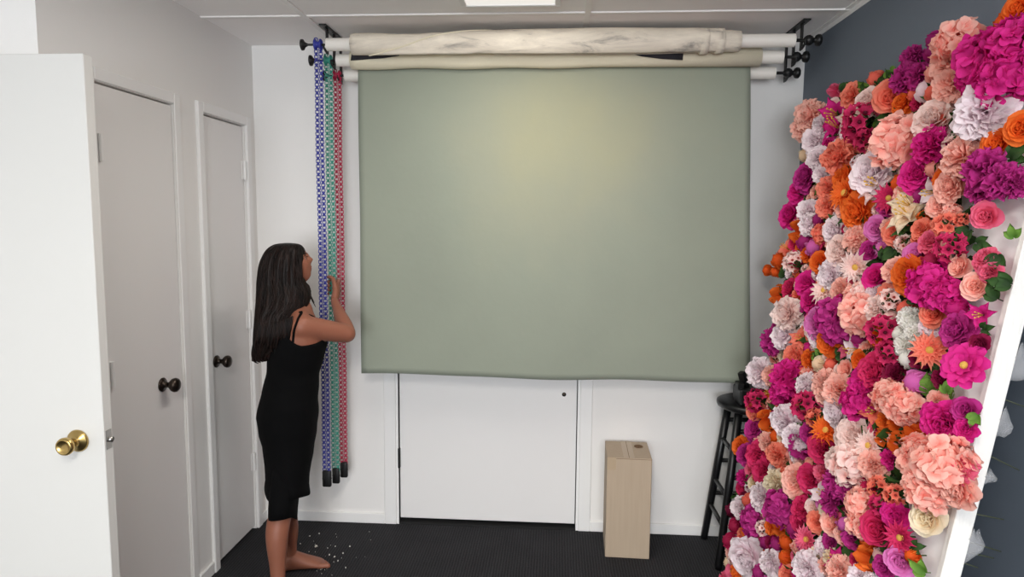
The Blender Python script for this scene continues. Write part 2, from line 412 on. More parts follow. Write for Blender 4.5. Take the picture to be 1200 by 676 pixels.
# cream roll with the sage cloth hanging from it
t = thing('painted_backdrop', 'large mottled sage green painted cloth hanging in front of the door', 'backdrop', (0, RY[1], RZ[1]))
bm = BM(); st = [(-.945+.04*i, .040+.0025*math.sin(i*.6), 0, 0) for i in range(30)]
st = [(-.9451, .03, 0, 0)]+st+[(.8835, .040, 0, 0), (.8836, .03, 0, 0)]
roll(bm, RY[1], RZ[1], st); o = obj('rolled_canvas', bm, M['cream'], t, True); o['label'] = 'cream rolled end of the cloth'
NXg, NZg = 60, 50
bm = BM(); g = []
yc = 3.122
tl, tr, bl, br = P(419.5, 76, yc), P(879.5, 76, yc), P(424, 437.5, yc), P(879, 450, yc)
cen = Vector(((tl.x+tr.x)/2, yc, (tl.z+tr.z)/2))
for j in range(NZg+1):
    v = j/NZg; row = []
    for i in range(NXg+1):
        u = i/NXg
        p = tl.lerp(tr, u).lerp(bl.lerp(br, u), v)
        amp = .35+.65*v
        p.y += amp*(.010*math.sin(u*7+v*1.5)+.006*math.sin(u*15-v*3+1)+.007*noise.noise(Vector((u*4, v*3, 2)))) - .008*v
        p.z += v*(.003*math.sin(u*9+.6)+.002*math.sin(u*21)+.004*math.sin(u*PI))
        p.x += .0012*math.sin(v*9)*(1 if i == NXg else (-.7 if i == 0 else 0))
        if j == 0: p.y = RY[1]+.034; 
        row.append(bm.verts.new(p))
    g.append(row)
for j in range(NZg):
    for i in range(NXg): bm.faces.new((g[j][i], g[j+1][i], g[j+1][i+1], g[j][i+1]))
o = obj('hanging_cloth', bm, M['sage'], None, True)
off = Vector((cen.x, cen.y, cen.z)); o.data.transform(Matrix.Translation(-off)); o.location = off - Vector(t.location); o.parent = t
s = o.modifiers.new('thick', 'SOLIDIFY'); s.thickness = .0025

# ------------------------------------------------------------------ pull chains
CHX = {}
def pull_chain(cn, i, ptop, pmid, pbot, yd, weight_px, label):
    y = yd
    x0 = P(pmid[0], pmid[1], y).x; xg = .0205
    ztop = RZ[i]+.028; zb = P(pbot[0], pbot[1], y).z
    CHX[cn] = (x0, y)
    t = thing('pull_chain', label, 'pull chain', (x0, y, zb), 'coloured roller pull chains')
    mat = M['chain_'+cn]
    W = .0160; L = .0240; th = .0024
    def strand(xc, z0, z1):
        bm = BM(); z = z0; k = 0; ph = random.random()
        while z > z1:
            cx = xc + .0012*math.sin(z*9+ph)
            # flat link: a rounded rectangular ring facing the room
            ring = []
            for q in range(12):
                a = 2*PI*q/12
                ca, sa = math.cos(a), math.sin(a)
                ring.append(Vector((cx + W/2*math.copysign(abs(ca)**.6, ca), y, z - L*.36 + L*.40*math.copysign(abs(sa)**.6, sa))))
            ring_tube(bm, ring, th)
            # edge-on link joining it to the next
            ring = [Vector((cx, y + W*.36*math.cos(2*PI*q/8), z - L*.86 + L*.28*math.sin(2*PI*q/8))) for q in range(8)]
            ring_tube(bm, ring, th*1.25, 5)
            z -= L; k += 1
        return bm
    obj('strand', strand(x0-xg/2, ztop, zb+.01), mat, t, True)
    obj('strand', strand(x0+xg/2, ztop-.012, zb+.01), mat, t, True)
    # toothed wheel on the spindle
    bm = BM(); xw = x0
    lathe(bm, [(.008, -.017), (.024, -.015), (.025, -.011), (.014, -.006), (.013, .006), (.025, .011), (.024, .015), (.008, .017)], (xw, RY[i], RZ[i]), (1, 0, 0), 20)
    obj('chain_wheel', bm, mat, tubes[i], True)
    bm = BM(); wx = P(weight_px[0], weight_px[1], y).x; hw = weight_px[2]/F_PX*y/2; zt, zb2 = P(*weight_px[:2], y).z, P(weight_px[0], weight_px[3], y).z
    box(bm, (x0-hw, y-.011, zb2), (x0+hw, y+.011, zt), .007, 3)
    w = obj('weight', bm, M['blackplastic'], t, True)
    bm = BM(); tube(bm, [(x0-hw*.45, y-.0115, zt-.008), (x0-hw*.45, y-.0115, zb2+.012)], .002, 6); tube(bm, [(x0-hw-.001, y, (zt+zb2)/2), (x0+hw+.001, y, (zt+zb2)/2)], .005, 10)
    obj('clip', bm, M['blackplastic'], w, True)
def ring_tube(bm, ring, r, n=5):
    m_ = len(ring); rows = []
    c = sum(ring, Vector())/m_
    nrm = (ring[1]-ring[0]).cross(ring[3]-ring[1]).normalized()
    for p in ring:
        o_ = (p-c).normalized()
        rows.append([bm.verts.new(p + (o_*math.cos(2*PI*k/n) + nrm*math.sin(2*PI*k/n))*r) for k in range(n)])
    for i in range(m_):
        a, b_ = rows[i], rows[(i+1) % m_]
        for k in range(n): bm.faces.new((a[k], a[(k+1) % n], b_[(k+1) % n], b_[k]))
pull_chain('blue', 0, None, (377.7, 290), (387.5, 556), RY[0], (385, 551, 11, 570), 'long blue plastic pull chain, leftmost of the three hanging chains')
pull_chain('green', 1, None, (388.8, 290), (393, 552), RY[1], (392, 548, 9, 566), 'long green plastic pull chain held in the hand of the person')
pull_chain('red', 2, None, (398.6, 290), (401, 544), RY[2], (401, 541, 9, 559), 'long red plastic pull chain, the one nearest the sage cloth')

# ------------------------------------------------------------------ carton
def cardboard():
    mt, n, l, b = newmat('brown cardboard')
    tc = n.new('ShaderNodeTexCoord'); mp = n.new('ShaderNodeMapping'); mp.inputs['Scale'].default_value = (60, 60, 3); l.new(tc.outputs['Object'], mp.inputs[0])
    nz = n.new('ShaderNodeTexNoise'); nz.inputs['Scale'].default_value = 1.5; l.new(mp.outputs[0], nz.inputs['Vector'])
    rp = n.new('ShaderNodeValToRGB'); e = rp.color_ramp.elements; e[0].color = (*lin((172, 154, 132)), 1); e[1].color = (*lin((182, 164, 142)), 1)
    l.new(nz.outputs['Fac'], rp.inputs[0]); l.new(rp.outputs[0], b.inputs['Base Color']); b.inputs['Roughness'].default_value = .75
    return mt
M['card'] = cardboard(); M['tape'] = paint('clear brown packing tape', (176, 156, 130), .3, .03, 20)
M['hole'] = paint('torn cardboard core', (110, 84, 58), .9, .2, 40)
t = thing('cardboard_box', 'tall narrow brown cardboard box standing upright below the sage cloth', 'box', (.363, 3.17, 0))
rot = -.03
def cbm(bm): 
    bmesh.ops.rotate(bm, verts=bm.verts, cent=(.363, 3.17, 0), matrix=Matrix.Rotation(rot, 3, 'Z')); return bm
bm = BM(); box(bm, (.258, 3.052, .0), (.466, 3.292, .490), .004, 2)
obj('carton', cbm(bm), M['card'], t)
bm = BM(); box(bm, (.3595, 3.053, .4903), (.3615, 3.291, .4912)); box(bm, (.2585, 3.0515, .4845), (.4655, 3.0522, .4865)); obj('flap_seam', cbm(bm), M['hole'], t)
bm = BM(); box(bm, (.258, 3.0512, .43), (.30, 3.0522, .4902), .0003, 1); box(bm, (.335, 3.0515, .4903), (.386, 3.291, .4909), .0002, 1); obj('packing_tape', cbm(bm), M['tape'], t)
bm = BM(); q = on_plane(748, 523, Vector((0, 0, .492)), Vector((0, 0, 1)))
lathe(bm, [(.017, 0), (.022, .002), (.020, .004), (.012, .002), (.002, .0015)], (q.x, q.y, .4905), (0, 0, 1), 9); ball(bm, (q.x+.012, q.y-.004, .4935), .010, 1, (1.2, .7, .5)); obj('torn_hole', bm, M['hole'], t)

# ------------------------------------------------------------------ stool
SX, SY, SZ, SR = .935, 3.135, .752, .165
t = thing('bar_stool', 'black wooden round-seated bar stool half hidden behind the flowers', 'stool', (SX, SY, 0))
bm = BM(); lathe(bm, [(.02, -.034), (SR-.02, -.034), (SR-.004, -.026), (SR, -.014), (SR-.002, -.004), (SR-.012, .0), (SR*.6, -.003), (.002, -.005)], (SX, SY, SZ+.005), (0, 0, 1), 48)
obj('seat', bm, M['blackwood'], t, True)
tops, feet = [], []
for sx, sy in ((-1, -1), (-1, 1), (1, 1), (1, -1)):
    a = Vector((SX+sx*.088, SY+sy*.088, SZ-.028)); b_ = Vector((SX+sx*.168, SY+sy*.150, 0)); tops.append(a); feet.append(b_)
    bm = BM(); tube(bm, [b_, b_.lerp(a, .03), b_.lerp(a, .5), a], [.0155, .017, .019, .0185], 14); obj('leg', bm, M['blackwood'], t, True)
for i, (h1, h2) in enumerate(((.34, .20), (.44, .26), (.34, .20), (.44, .26))):
    j = (i+1) % 4
    for h in (h1, h2, h1+.22):
        bm = BM(); f_ = h/SZ; tube(bm, [feet[i].lerp(tops[i], f_), feet[j].lerp(tops[j], f_)], .0105, 10); obj('rung', bm, M['blackwood'], t, True)
t = thing('camera_gear', 'black angular piece of equipment lying on the round stool seat', 'equipment', (.90, 3.11, SZ+.006))
z0 = SZ+.0062
bm = BM(); box(bm, (.845, 3.03, z0), (1.0, 3.16, z0+.075), .008, 2); obj('body', bm, M['blackplastic'], t)
bm = BM(); q0 = Vector((.885, 3.09, z0+.07)); q1 = Vector((.860, 3.08, z0+.145)); tube(bm, [q0, q1], .018, 4); box(bm, (.84, 3.05, z0+.07), (.87, 3.11, z0+.10), .004, 1); obj('upright_arm', bm, M['blackplastic'], t)
bm = BM(); lathe(bm, [(.03, 0), (.032, .01), (.030, .05), (.033, .055), (.033, .07), (.024, .072), (.02, .06)], (.93, 3.031, z0+.038), (0, -1, 0), 24); obj('front_ring', bm, M['black'], t, True)

# ------------------------------------------------------------------ scraps on the carpet
bm = BM()
spots = [(370, 640, 5), (374, 625, 2.2), (363, 628, 2.4), (352, 637, 2), (386, 650, 2.5), (392, 652, 3), (396, 657, 2), (402, 648, 2.2), (376, 667, 2), (410, 640, 2.5), (393, 640, 1.8), (405, 665, 2), (384, 642, 1.8)]
rs = random.Random(3)
spots += [(rs.gauss(385, 26), rs.uniform(618, 674), rs.uniform(.5, 1.1)) for _ in range(30)]
for px, py, s in spots:
    c = on_plane(px, py, Vector((0, 0, .002)), Vector((0, 0, 1))); r = s*.33/F_PX*3
    k = rs.randint(4, 6); a0 = rs.random()*6
    lo, hi = [], []
    for i in range(k):
        a = a0+2*PI*i/k; q = r*rs.uniform(.7, 1.3)
        lo.append(bm.verts.new((c.x+q*math.cos(a), c.y+q*1.6*math.sin(a), .0003))); hi.append(bm.verts.new((c.x+q*math.cos(a), c.y+q*1.6*math.sin(a), .002+rs.random()*.003)))
    bm.faces.new(hi); bm.faces.new(list(reversed(lo)))
    for i in range(k): bm.faces.new((lo[i], lo[(i+1) % k], hi[(i+1) % k], hi[i]))
o = obj('paper_scraps', bm, paint('white paper crumbs', (215, 212, 205), .8, .1, 50))
tag(o, 'scatter of tiny pale crumbs on the dark carpet near the bare feet', 'crumbs'); o['kind'] = 'stuff'
# ------------------------------------------------------------------ flower wall
rf = random.Random(11)
PX0, SL, PY0, PY1, PZ1 = .775, .155, 1.525, 2.84, 2.05
al = math.atan(SL)
PN = Vector((-math.cos(al), 0, math.sin(al))); PUP = Vector((math.sin(al), 0, math.cos(al))); PDP = Vector((0, 1, 0))
PO = Vector((PX0, PY0, 0))
TH = .044
LEN = PZ1/math.cos(al)
def pan(u, v, w): return PO + PDP*u + PUP*v + PN*w      # u along the wall, v up the board, w out of its face
def pbox(bm, u0, u1, v0, v1, w0, w1, bev=.002):
    vs = box(bm, (u0, v0, w0), (u1, v1, w1), bev, 1)
    for v in vs: v.co = pan(*v.co)
FW = thing('flower_wall', 'white board covered in pink, peach, orange and white artificial flowers leaning on the slate wall', 'flower wall', (PX0, (PY0+PY1)/2, 0))
W_ = PY1-PY0
M['board'] = paint('white painted board', (232, 231, 232), .55, .02, 8)
M['rail'] = paint('white painted wood', (238, 236, 232), .5, .04, 7, .15, 30, stretch=(3, 3, .4))
bm = BM(); pbox(bm, .018, W_-.018, .02, LEN-.02, -.022, -.006); obj('backing_board', bm, M['board'], FW)
for a in ((0, .02, .0, LEN), (W_-.02, W_, .0, LEN), (.0205, W_-.0205, 0, .02), (.0205, W_-.0205, LEN-.02, LEN)):
    bm = BM(); pbox(bm, *a, -TH, 0); obj('frame_rail', bm, M['rail'], FW)
for v in (.7, 1.4):
    bm = BM(); pbox(bm, .0205, W_-.0205, v, v+.04, -TH, -.0225); obj('cross_brace', bm, M['rail'], FW)

def petal(bm, uv, base, az, t0, t1, L, W, cup=.2, ruffle=0, nu=4, nv=4, tip=1.0, flag=0, axis=None, rnd=None):
    """one petal strip that leaves base in direction az; tilt t0->t1 (deg from the axis); W half width"""
    rnd = rnd or rf
    ca, sa = math.cos(az), math.sin(az)
    X, Y, Z = axis if axis else (Vector((1, 0, 0)), Vector((0, 1, 0)), Vector((0, 0, 1)))
    out = X*ca + Y*sa; side = Y*ca - X*sa
    p = Vector(base); rows = []; ph = rnd.random()*6.28
    for j in range(nv+1):
        v = j/nv; t = R_(t0 + (t1-t0)*v); d = out*math.sin(t) + Z*math.cos(t); nrm = Z*math.sin(t) - out*math.cos(t)
        if j: p = p + d*(L/nv)
        if tip >= .75: w = W*min(1, .38+1.5*v)*(1-.30*v**4)*(tip if v > .99 else 1)
        else: w = W*(math.sin(PI*min(1, .10 + .78*v**.8))**.75)*(1 if v < .99 else tip)
        row = []
        for i in range(nu+1):
            s = i/nu*2-1
            q = p + side*(w*s) + nrm*(cup*W*s*s) - d*((.16 if tip >= .75 else .22)*L*s*s*v) + nrm*(ruffle*v*math.sin(s*7+ph)*.5)
            row.append((bm.verts.new(q), v))
        rows.append(row)
    for a, b in zip(rows, rows[1:]):
        for i in range(nu):
            f = bm.faces.new((a[i][0], a[i+1][0], b[i+1][0], b[i][0])); f.smooth = True
            for lp, vv in zip(f.loops, (a[i][1], a[i+1][1], b[i+1][1], b[i][1])): lp[uv].uv = (vv, flag)
def mark(bm, uv, verts, u, flag):
    for f in {f for v in verts for f in v.link_faces}:
        f.smooth = True
        for lp in f.loops: lp[uv].uv = (u, flag)
GA = 2.399963
def start():
    bm = BM(); uv = bm.loops.layers.uv.new('petal'); return bm, uv
def stem(bm, uv, L=.9, r=.045, z=-.2):
    vr = tube(bm, [(0, 0, z), (.03, .02, z-L*.5), (0, 0, z-L)], r, 5)
    mark(bm, uv, [v for r_ in vr for v in r_], .5, 1)
def k_rose():
    bm, uv = start()
    for i in range(26):
        f = i/25
        petal(bm, uv, (0, 0, -.35-.12*f), i*GA, 8+42*f**1.2, -22+118*f**1.5, .62+.40*f, .26+.38*f, .32, .05*f)
    stem(bm, uv); return bm
def k_peony():
    bm, uv = start()
    for i in range(44):
        f = i/43
        petal(bm, uv, (0, 0, -.35), i*GA + rf.uniform(-.2, .2), 5+75*f+rf.uniform(-8, 8), -12+112*f+rf.uniform(-10, 10), .78+.22*f, .24+.22*f, .22, .16)
    stem(bm, uv); return bm
def k_carnation():
    bm, uv = start()
    for i in range(72):
        f = (i+.5)/72; t = math.degrees(math.acos(1-1.35*f))
        petal(bm, uv, (0, 0, -.1), i*GA, t*.8, t*1.1+rf.uniform(-14, 14), .88+rf.uniform(-.1, .14), .24, .15, .24, 4, 3, 1.25)
    stem(bm, uv); return bm
def k_hydrangea():
    bm, uv = start(); N = 40
    lump = Vector((rf.uniform(-9, 9), rf.uniform(-9, 9), 0))
    for i in range(N):
        z = 1-1.4*(i+.5)/N; r = math.sqrt(max(0, 1-z*z)); a = i*GA+rf.uniform(-.25, .25)
        d = Vector((r*math.cos(a), r*math.sin(a), z)); j = Vector((rf.uniform(-.55, .55), rf.uniform(-.55, .55), rf.uniform(-.55, .55))); x, y = frame_of(d + j)
        dd = x.cross(y)
        c = d*(rf.uniform(.52, .78)+.16*noise.noise(d*1.6+lump)); a0 = rf.random()*6; sz = rf.uniform(.9, 1.25)
        for k in range(4): petal(bm, uv, c, a0+k*PI/2+rf.uniform(-.2, .2), 18+rf.uniform(-10, 10), 96+rf.uniform(-25, 25), .40*sz, .21*sz, .25, .12, 3, 3, .9, 0, (x, y, dd))
    vs = ball(bm, (0, 0, -.1), .5, 2); mark(bm, uv, vs, .0, 0)
    stem(bm, uv); return bm
def k_dahlia():
    bm, uv = start()
    for L_, n_, t0, t1, w in ((.98, 15, 62, 88, .17), (.82, 13, 48, 72, .155), (.62, 11, 32, 55, .13)):
        for k in range(n_): petal(bm, uv, (0, 0, -.12), 2*PI*k/n_+L_*9+rf.uniform(-.06, .06), t0, t1, L_, w, .35, .02, 2, 4, .55)
    vs = ball(bm, (0, 0, .02), .2, 2, (1, 1, .6)); mark(bm, uv, vs, .5, 2)
    stem(bm, uv); return bm
def k_anemone():
    bm, uv = start()
    for L_, n_, t0, t1, w in ((1.0, 9, 60, 96, .36), (.84, 8, 48, 82, .32), (.6, 7, 30, 60, .24)):
        for k in range(n_): petal(bm, uv, (0, 0, -.15), 2*PI*k/n_+L_*5, t0, t1, L_, w, .18, .10, 4, 4)
    vs = ball(bm, (0, 0, .02), .16, 2, (1, 1, .8)); mark(bm, uv, vs, .5, 2)
    stem(bm, uv); return bm
def k_bud():
    bm, uv = start()
    vs = ball(bm, (0, 0, 0), .72, 2, (.9, .9, .95)); mark(bm, uv, vs, .3, 0)
    for i in range(16):
        f = i/15
        petal(bm, uv, (0, 0, -.82), i*GA, 78-12*(1-f), -62+34*f, 1.55-.05*(1-f), .46+.1*f, -.42, .03, 4, 5, .8)
    for k in range(5): petal(bm, uv, (0, 0, -.86), k*2*PI/5, 85, 20, .55, .16, .1, 0, 2, 3, .3, 1)
    stem(bm, uv, 1.1, .07, -.8); return bm
def k_tulip():
    bm, uv = start()
    for i in range(7): petal(bm, uv, (0, 0, -1.0), i*GA, 62-6*(i < 3), -18+4*i, 1.75, .52, -.45, .03, 4, 6, .35)
    stem(bm, uv, 1.0, .08, -.95); return bm
def k_lily():
    bm, uv = start()
    for k in range(6): petal(bm, uv, (0, 0, -.55), k*PI/3+.3*(k % 2), 22, 92+8*(k % 2), 1.25, .36-.06*(k % 2), .35, .06, 4, 5, .3)
    for k in range(5):
        a = k*2*PI/5; tp = Vector((.2*math.cos(a), .2*math.sin(a), .45)); vr = tube(bm, [(0, 0, -.45), tp], .02, 4); mark(bm, uv, [v for r_ in vr for v in r_], .9, 2)
        mark(bm, uv, ball(bm, tp, .055, 1, (1, 1, 1.5)), .5, 2)
    stem(bm, uv); return bm
def k_alstro():
    bm, uv = start()
    for i in range(9):
        z = 1-.95*(i+.5)/9; r = math.sqrt(1-z*z); a = i*GA; d = Vector((r*math.cos(a), r*math.sin(a), z)); x, y = frame_of(d + Vector((rf.uniform(-.3, .3), rf.uniform(-.3, .3), 0))); dd = x.cross(y)
        c = d*.42
        for k in range(6): petal(bm, uv, c, k*PI/3+i, 20, 80+rf.uniform(-8, 12), .50, .155, .3, .03, 2, 4, .4, 0, (x, y, dd))
        mark(bm, uv, ball(bm, c+dd*.12, .085, 1), 0, 3)
        vr = tube(bm, [c, (0, 0, -.5)], .04, 4); mark(bm, uv, [v for r_ in vr for v in r_], .5, 1)
    stem(bm, uv, .7, .06, -.4); return bm
def k_cluster():
    bm, uv = start()
    for i in range(15):
        z = .95-1.35*(i+.5)/15; r = math.sqrt(1-z*z); a = i*GA; d = Vector((r*math.cos(a), r*math.sin(a), z)); x, y = frame_of(d); dd = x.cross(y); a0 = rf.random()*6
        c = d*.36
        for k in range(4): petal(bm, uv, c, a0+k*PI/2, 66, -20+rf.uniform(-10, 30), .66, .30, -.35, .02, 3, 4, .6, 0, (x, y, dd))
    mark(bm, uv, ball(bm, (0, 0, 0), .42, 2), .1, 0)
    stem(bm, uv); return bm
def k_leaf():
    bm, uv = start()
    for k in range(3):
        a = (-.75, .75, 0)[k] + rf.uniform(-.15, .15); L_ = (.95, .9, 1.25)[k]
        petal(bm, uv, (-.2, 0, -.1), a, 55+rf.uniform(-12, 8), 100+rf.uniform(-10, 15), L_, .30, .30, .02, 4, 6, .12, 0)
    vr = tube(bm, [(-.2, 0, -.1), (-.25, 0, -.5)], .035, 5); mark(bm, uv, [v for r_ in vr for v in r_], .1, 0)
    return bm
KIND = dict(R=('rose', k_rose, 3), P=('peony', k_peony, 3), C=('carnation', k_carnation, 3), H=('hydrangea', k_hydrangea, 2), D=('dahlia', k_dahlia, 2),
            N=('anemone', k_anemone, 1), B=('flower_bud', k_bud, 2), T=('tulip', k_tulip, 2), Y=('lily', k_lily, 2), A=('alstroemeria', k_alstro, 3), S=('blossom_cluster', k_cluster, 2), L=('leaf_spray', k_leaf, 3))
# outer and inner petal colour of every flower colour
PC = dict(f=('fuchsia pink', (228, 46, 150), (190, 24, 112)), m=('magenta purple', (200, 56, 146), (154, 30, 102)), k=('raspberry pink', (222, 54, 112), (164, 20, 68)),
          r=('rose pink', (242, 116, 150), (222, 66, 112)), p=('peach', (255, 202, 188), (248, 152, 140)), s=('coral', (250, 150, 126), (240, 96, 80)),
          o=('orange', (243, 122, 48), (230, 80, 18)), w=('white', (252, 240, 244), (244, 216, 226)), b=('blush', (254, 232, 226), (248, 198, 192)),
          l=('lilac pink', (232, 134, 202), (210, 90, 174)), c=('cream', (248, 236, 210), (243, 208, 172)), d=('wine red', (150, 26, 74), (96, 8, 44)),
          W=('pure white', (248, 247, 243), (236, 234, 226)), g=('dark green', (58, 92, 42), (34, 58, 26)), v=('light green', (118, 158, 66), (82, 122, 44)))
def petal_mat(code):
    nm, c1, c0 = PC[code]
    mt, n, l, b = newmat(nm+' petals')
    uvn = n.new('ShaderNodeUVMap'); uvn.uv_map = 'petal'; sp = n.new('ShaderNodeSeparateXYZ'); l.new(uvn.outputs[0], sp.inputs[0])
    rp = n.new('ShaderNodeValToRGB'); e = rp.color_ramp.elements
    e[0].position = .1; e[0].color = (*lin(c0), 1); e[1].position = .8; e[1].color = (*lin(c1), 1)
    l.new(sp.outputs[0], rp.inputs[0]); cur = rp.outputs[0]
    green = lin((74, 104, 52)); yellow = lin((236, 196, 96)); dark = lin((96, 20, 44) if code in 'kdrm' else (170, 70, 60))
    for lo, col in ((.5, green), (1.5, yellow), (2.5, dark)):
        gt = n.new('ShaderNodeMath'); gt.operation = 'GREATER_THAN'; gt.inputs[1].default_value = lo; l.new(sp.outputs[1], gt.inputs[0])
        mx = n.new('ShaderNodeMix'); mx.data_type = 'RGBA'; l.new(gt.outputs[0], mx.inputs[0]); l.new(cur, mx.inputs[6]); mx.inputs[7].default_value = (*col, 1); cur = mx.outputs[2]
    tc = n.new('ShaderNodeTexCoord'); nz = n.new('ShaderNodeTexNoise'); nz.inputs['Scale'].default_value = 30; l.new(tc.outputs['Object'], nz.inputs['Vector'])
    hs = n.new('ShaderNodeHueSaturation'); l.new(cur, hs.inputs['Color'])
    mr = n.new('ShaderNodeMapRange'); mr.inputs[3].default_value = .88; mr.inputs[4].default_value = 1.1; l.new(nz.outputs['Fac'], mr.inputs[0]); l.new(mr.outputs[0], hs.inputs['Value'])
    l.new(hs.outputs[0], b.inputs['Base Color']); b.inputs['Roughness'].default_value = .65; b.inputs['Specular IOR Level'].default_value = .25
    tr = n.new('ShaderNodeBsdfTranslucent'); l.new(hs.outputs[0], tr.inputs['Color'])
    ms = n.new('ShaderNodeMixShader'); ms.inputs[0].default_value = .36 if code not in 'gv' else .2
    l.new(b.outputs[0], ms.inputs[1]); l.new(tr.outputs[0], ms.inputs[2]); l.new(ms.outputs[0], n['Material Output'].inputs['Surface'])
    return mt
PMAT = {}; PMESH = {}; BASE = {}
def flower_mesh(k, c, var):
    key = (k, c, var)
    if key not in PMESH:
        if (k, var) not in BASE:
            me = bpy.data.meshes.new(KIND[k][0]); bm = KIND[k][1](); bm.to_mesh(me); bm.free(); BASE[(k, var)] = me
        me = BASE[(k, var)].copy()
        if c not in PMAT: PMAT[c] = petal_mat(c)
        me.materials.append(PMAT[c]); PMESH[key] = me
    return PMESH[key]
FWL = Vector(FW.location)
NOUN = dict(R='rose', P='peony', C='ruffled carnation', H='hydrangea head', D='dahlia', N='open anemone', B='round flower bud', T='tulip', Y='lily', A='alstroemeria spray', S='cluster of rounded blossoms', L='leaf spray')
PLACED = []; COUNT = {}
def plant(pos, r, k, c, tilt=.35, face=None):
    if COUNT.get(k, 0) >= 100: return
    COUNT[k] = COUNT.get(k, 0)+1
    var = rf.randrange(KIND[k][2])
    o = bpy.data.objects.new(KIND[k][0], flower_mesh(k, c, var)); COL.objects.link(o)
    d = face or (PN + Vector((0, -.55, .06)) + Vector((rf.uniform(-tilt, tilt), rf.uniform(-tilt, tilt), rf.uniform(-tilt, tilt))))
    q = Vector(d).to_track_quat('Z', 'Y')
    o.rotation_mode = 'QUATERNION'; o.rotation_quaternion = q @ Quaternion((0, 0, 1), rf.uniform(0, 6.28))
    sq = (1, 1, 1)
    if k in 'HPCS': sq = (1, 1, rf.uniform(.8, 1))
    o.scale = Vector(sq)*r; o.location = pos - FWL; o.parent = FW
    o['label'] = PC[c][0]+' '+NOUN[k]
    PLACED.append((pos, r, k))
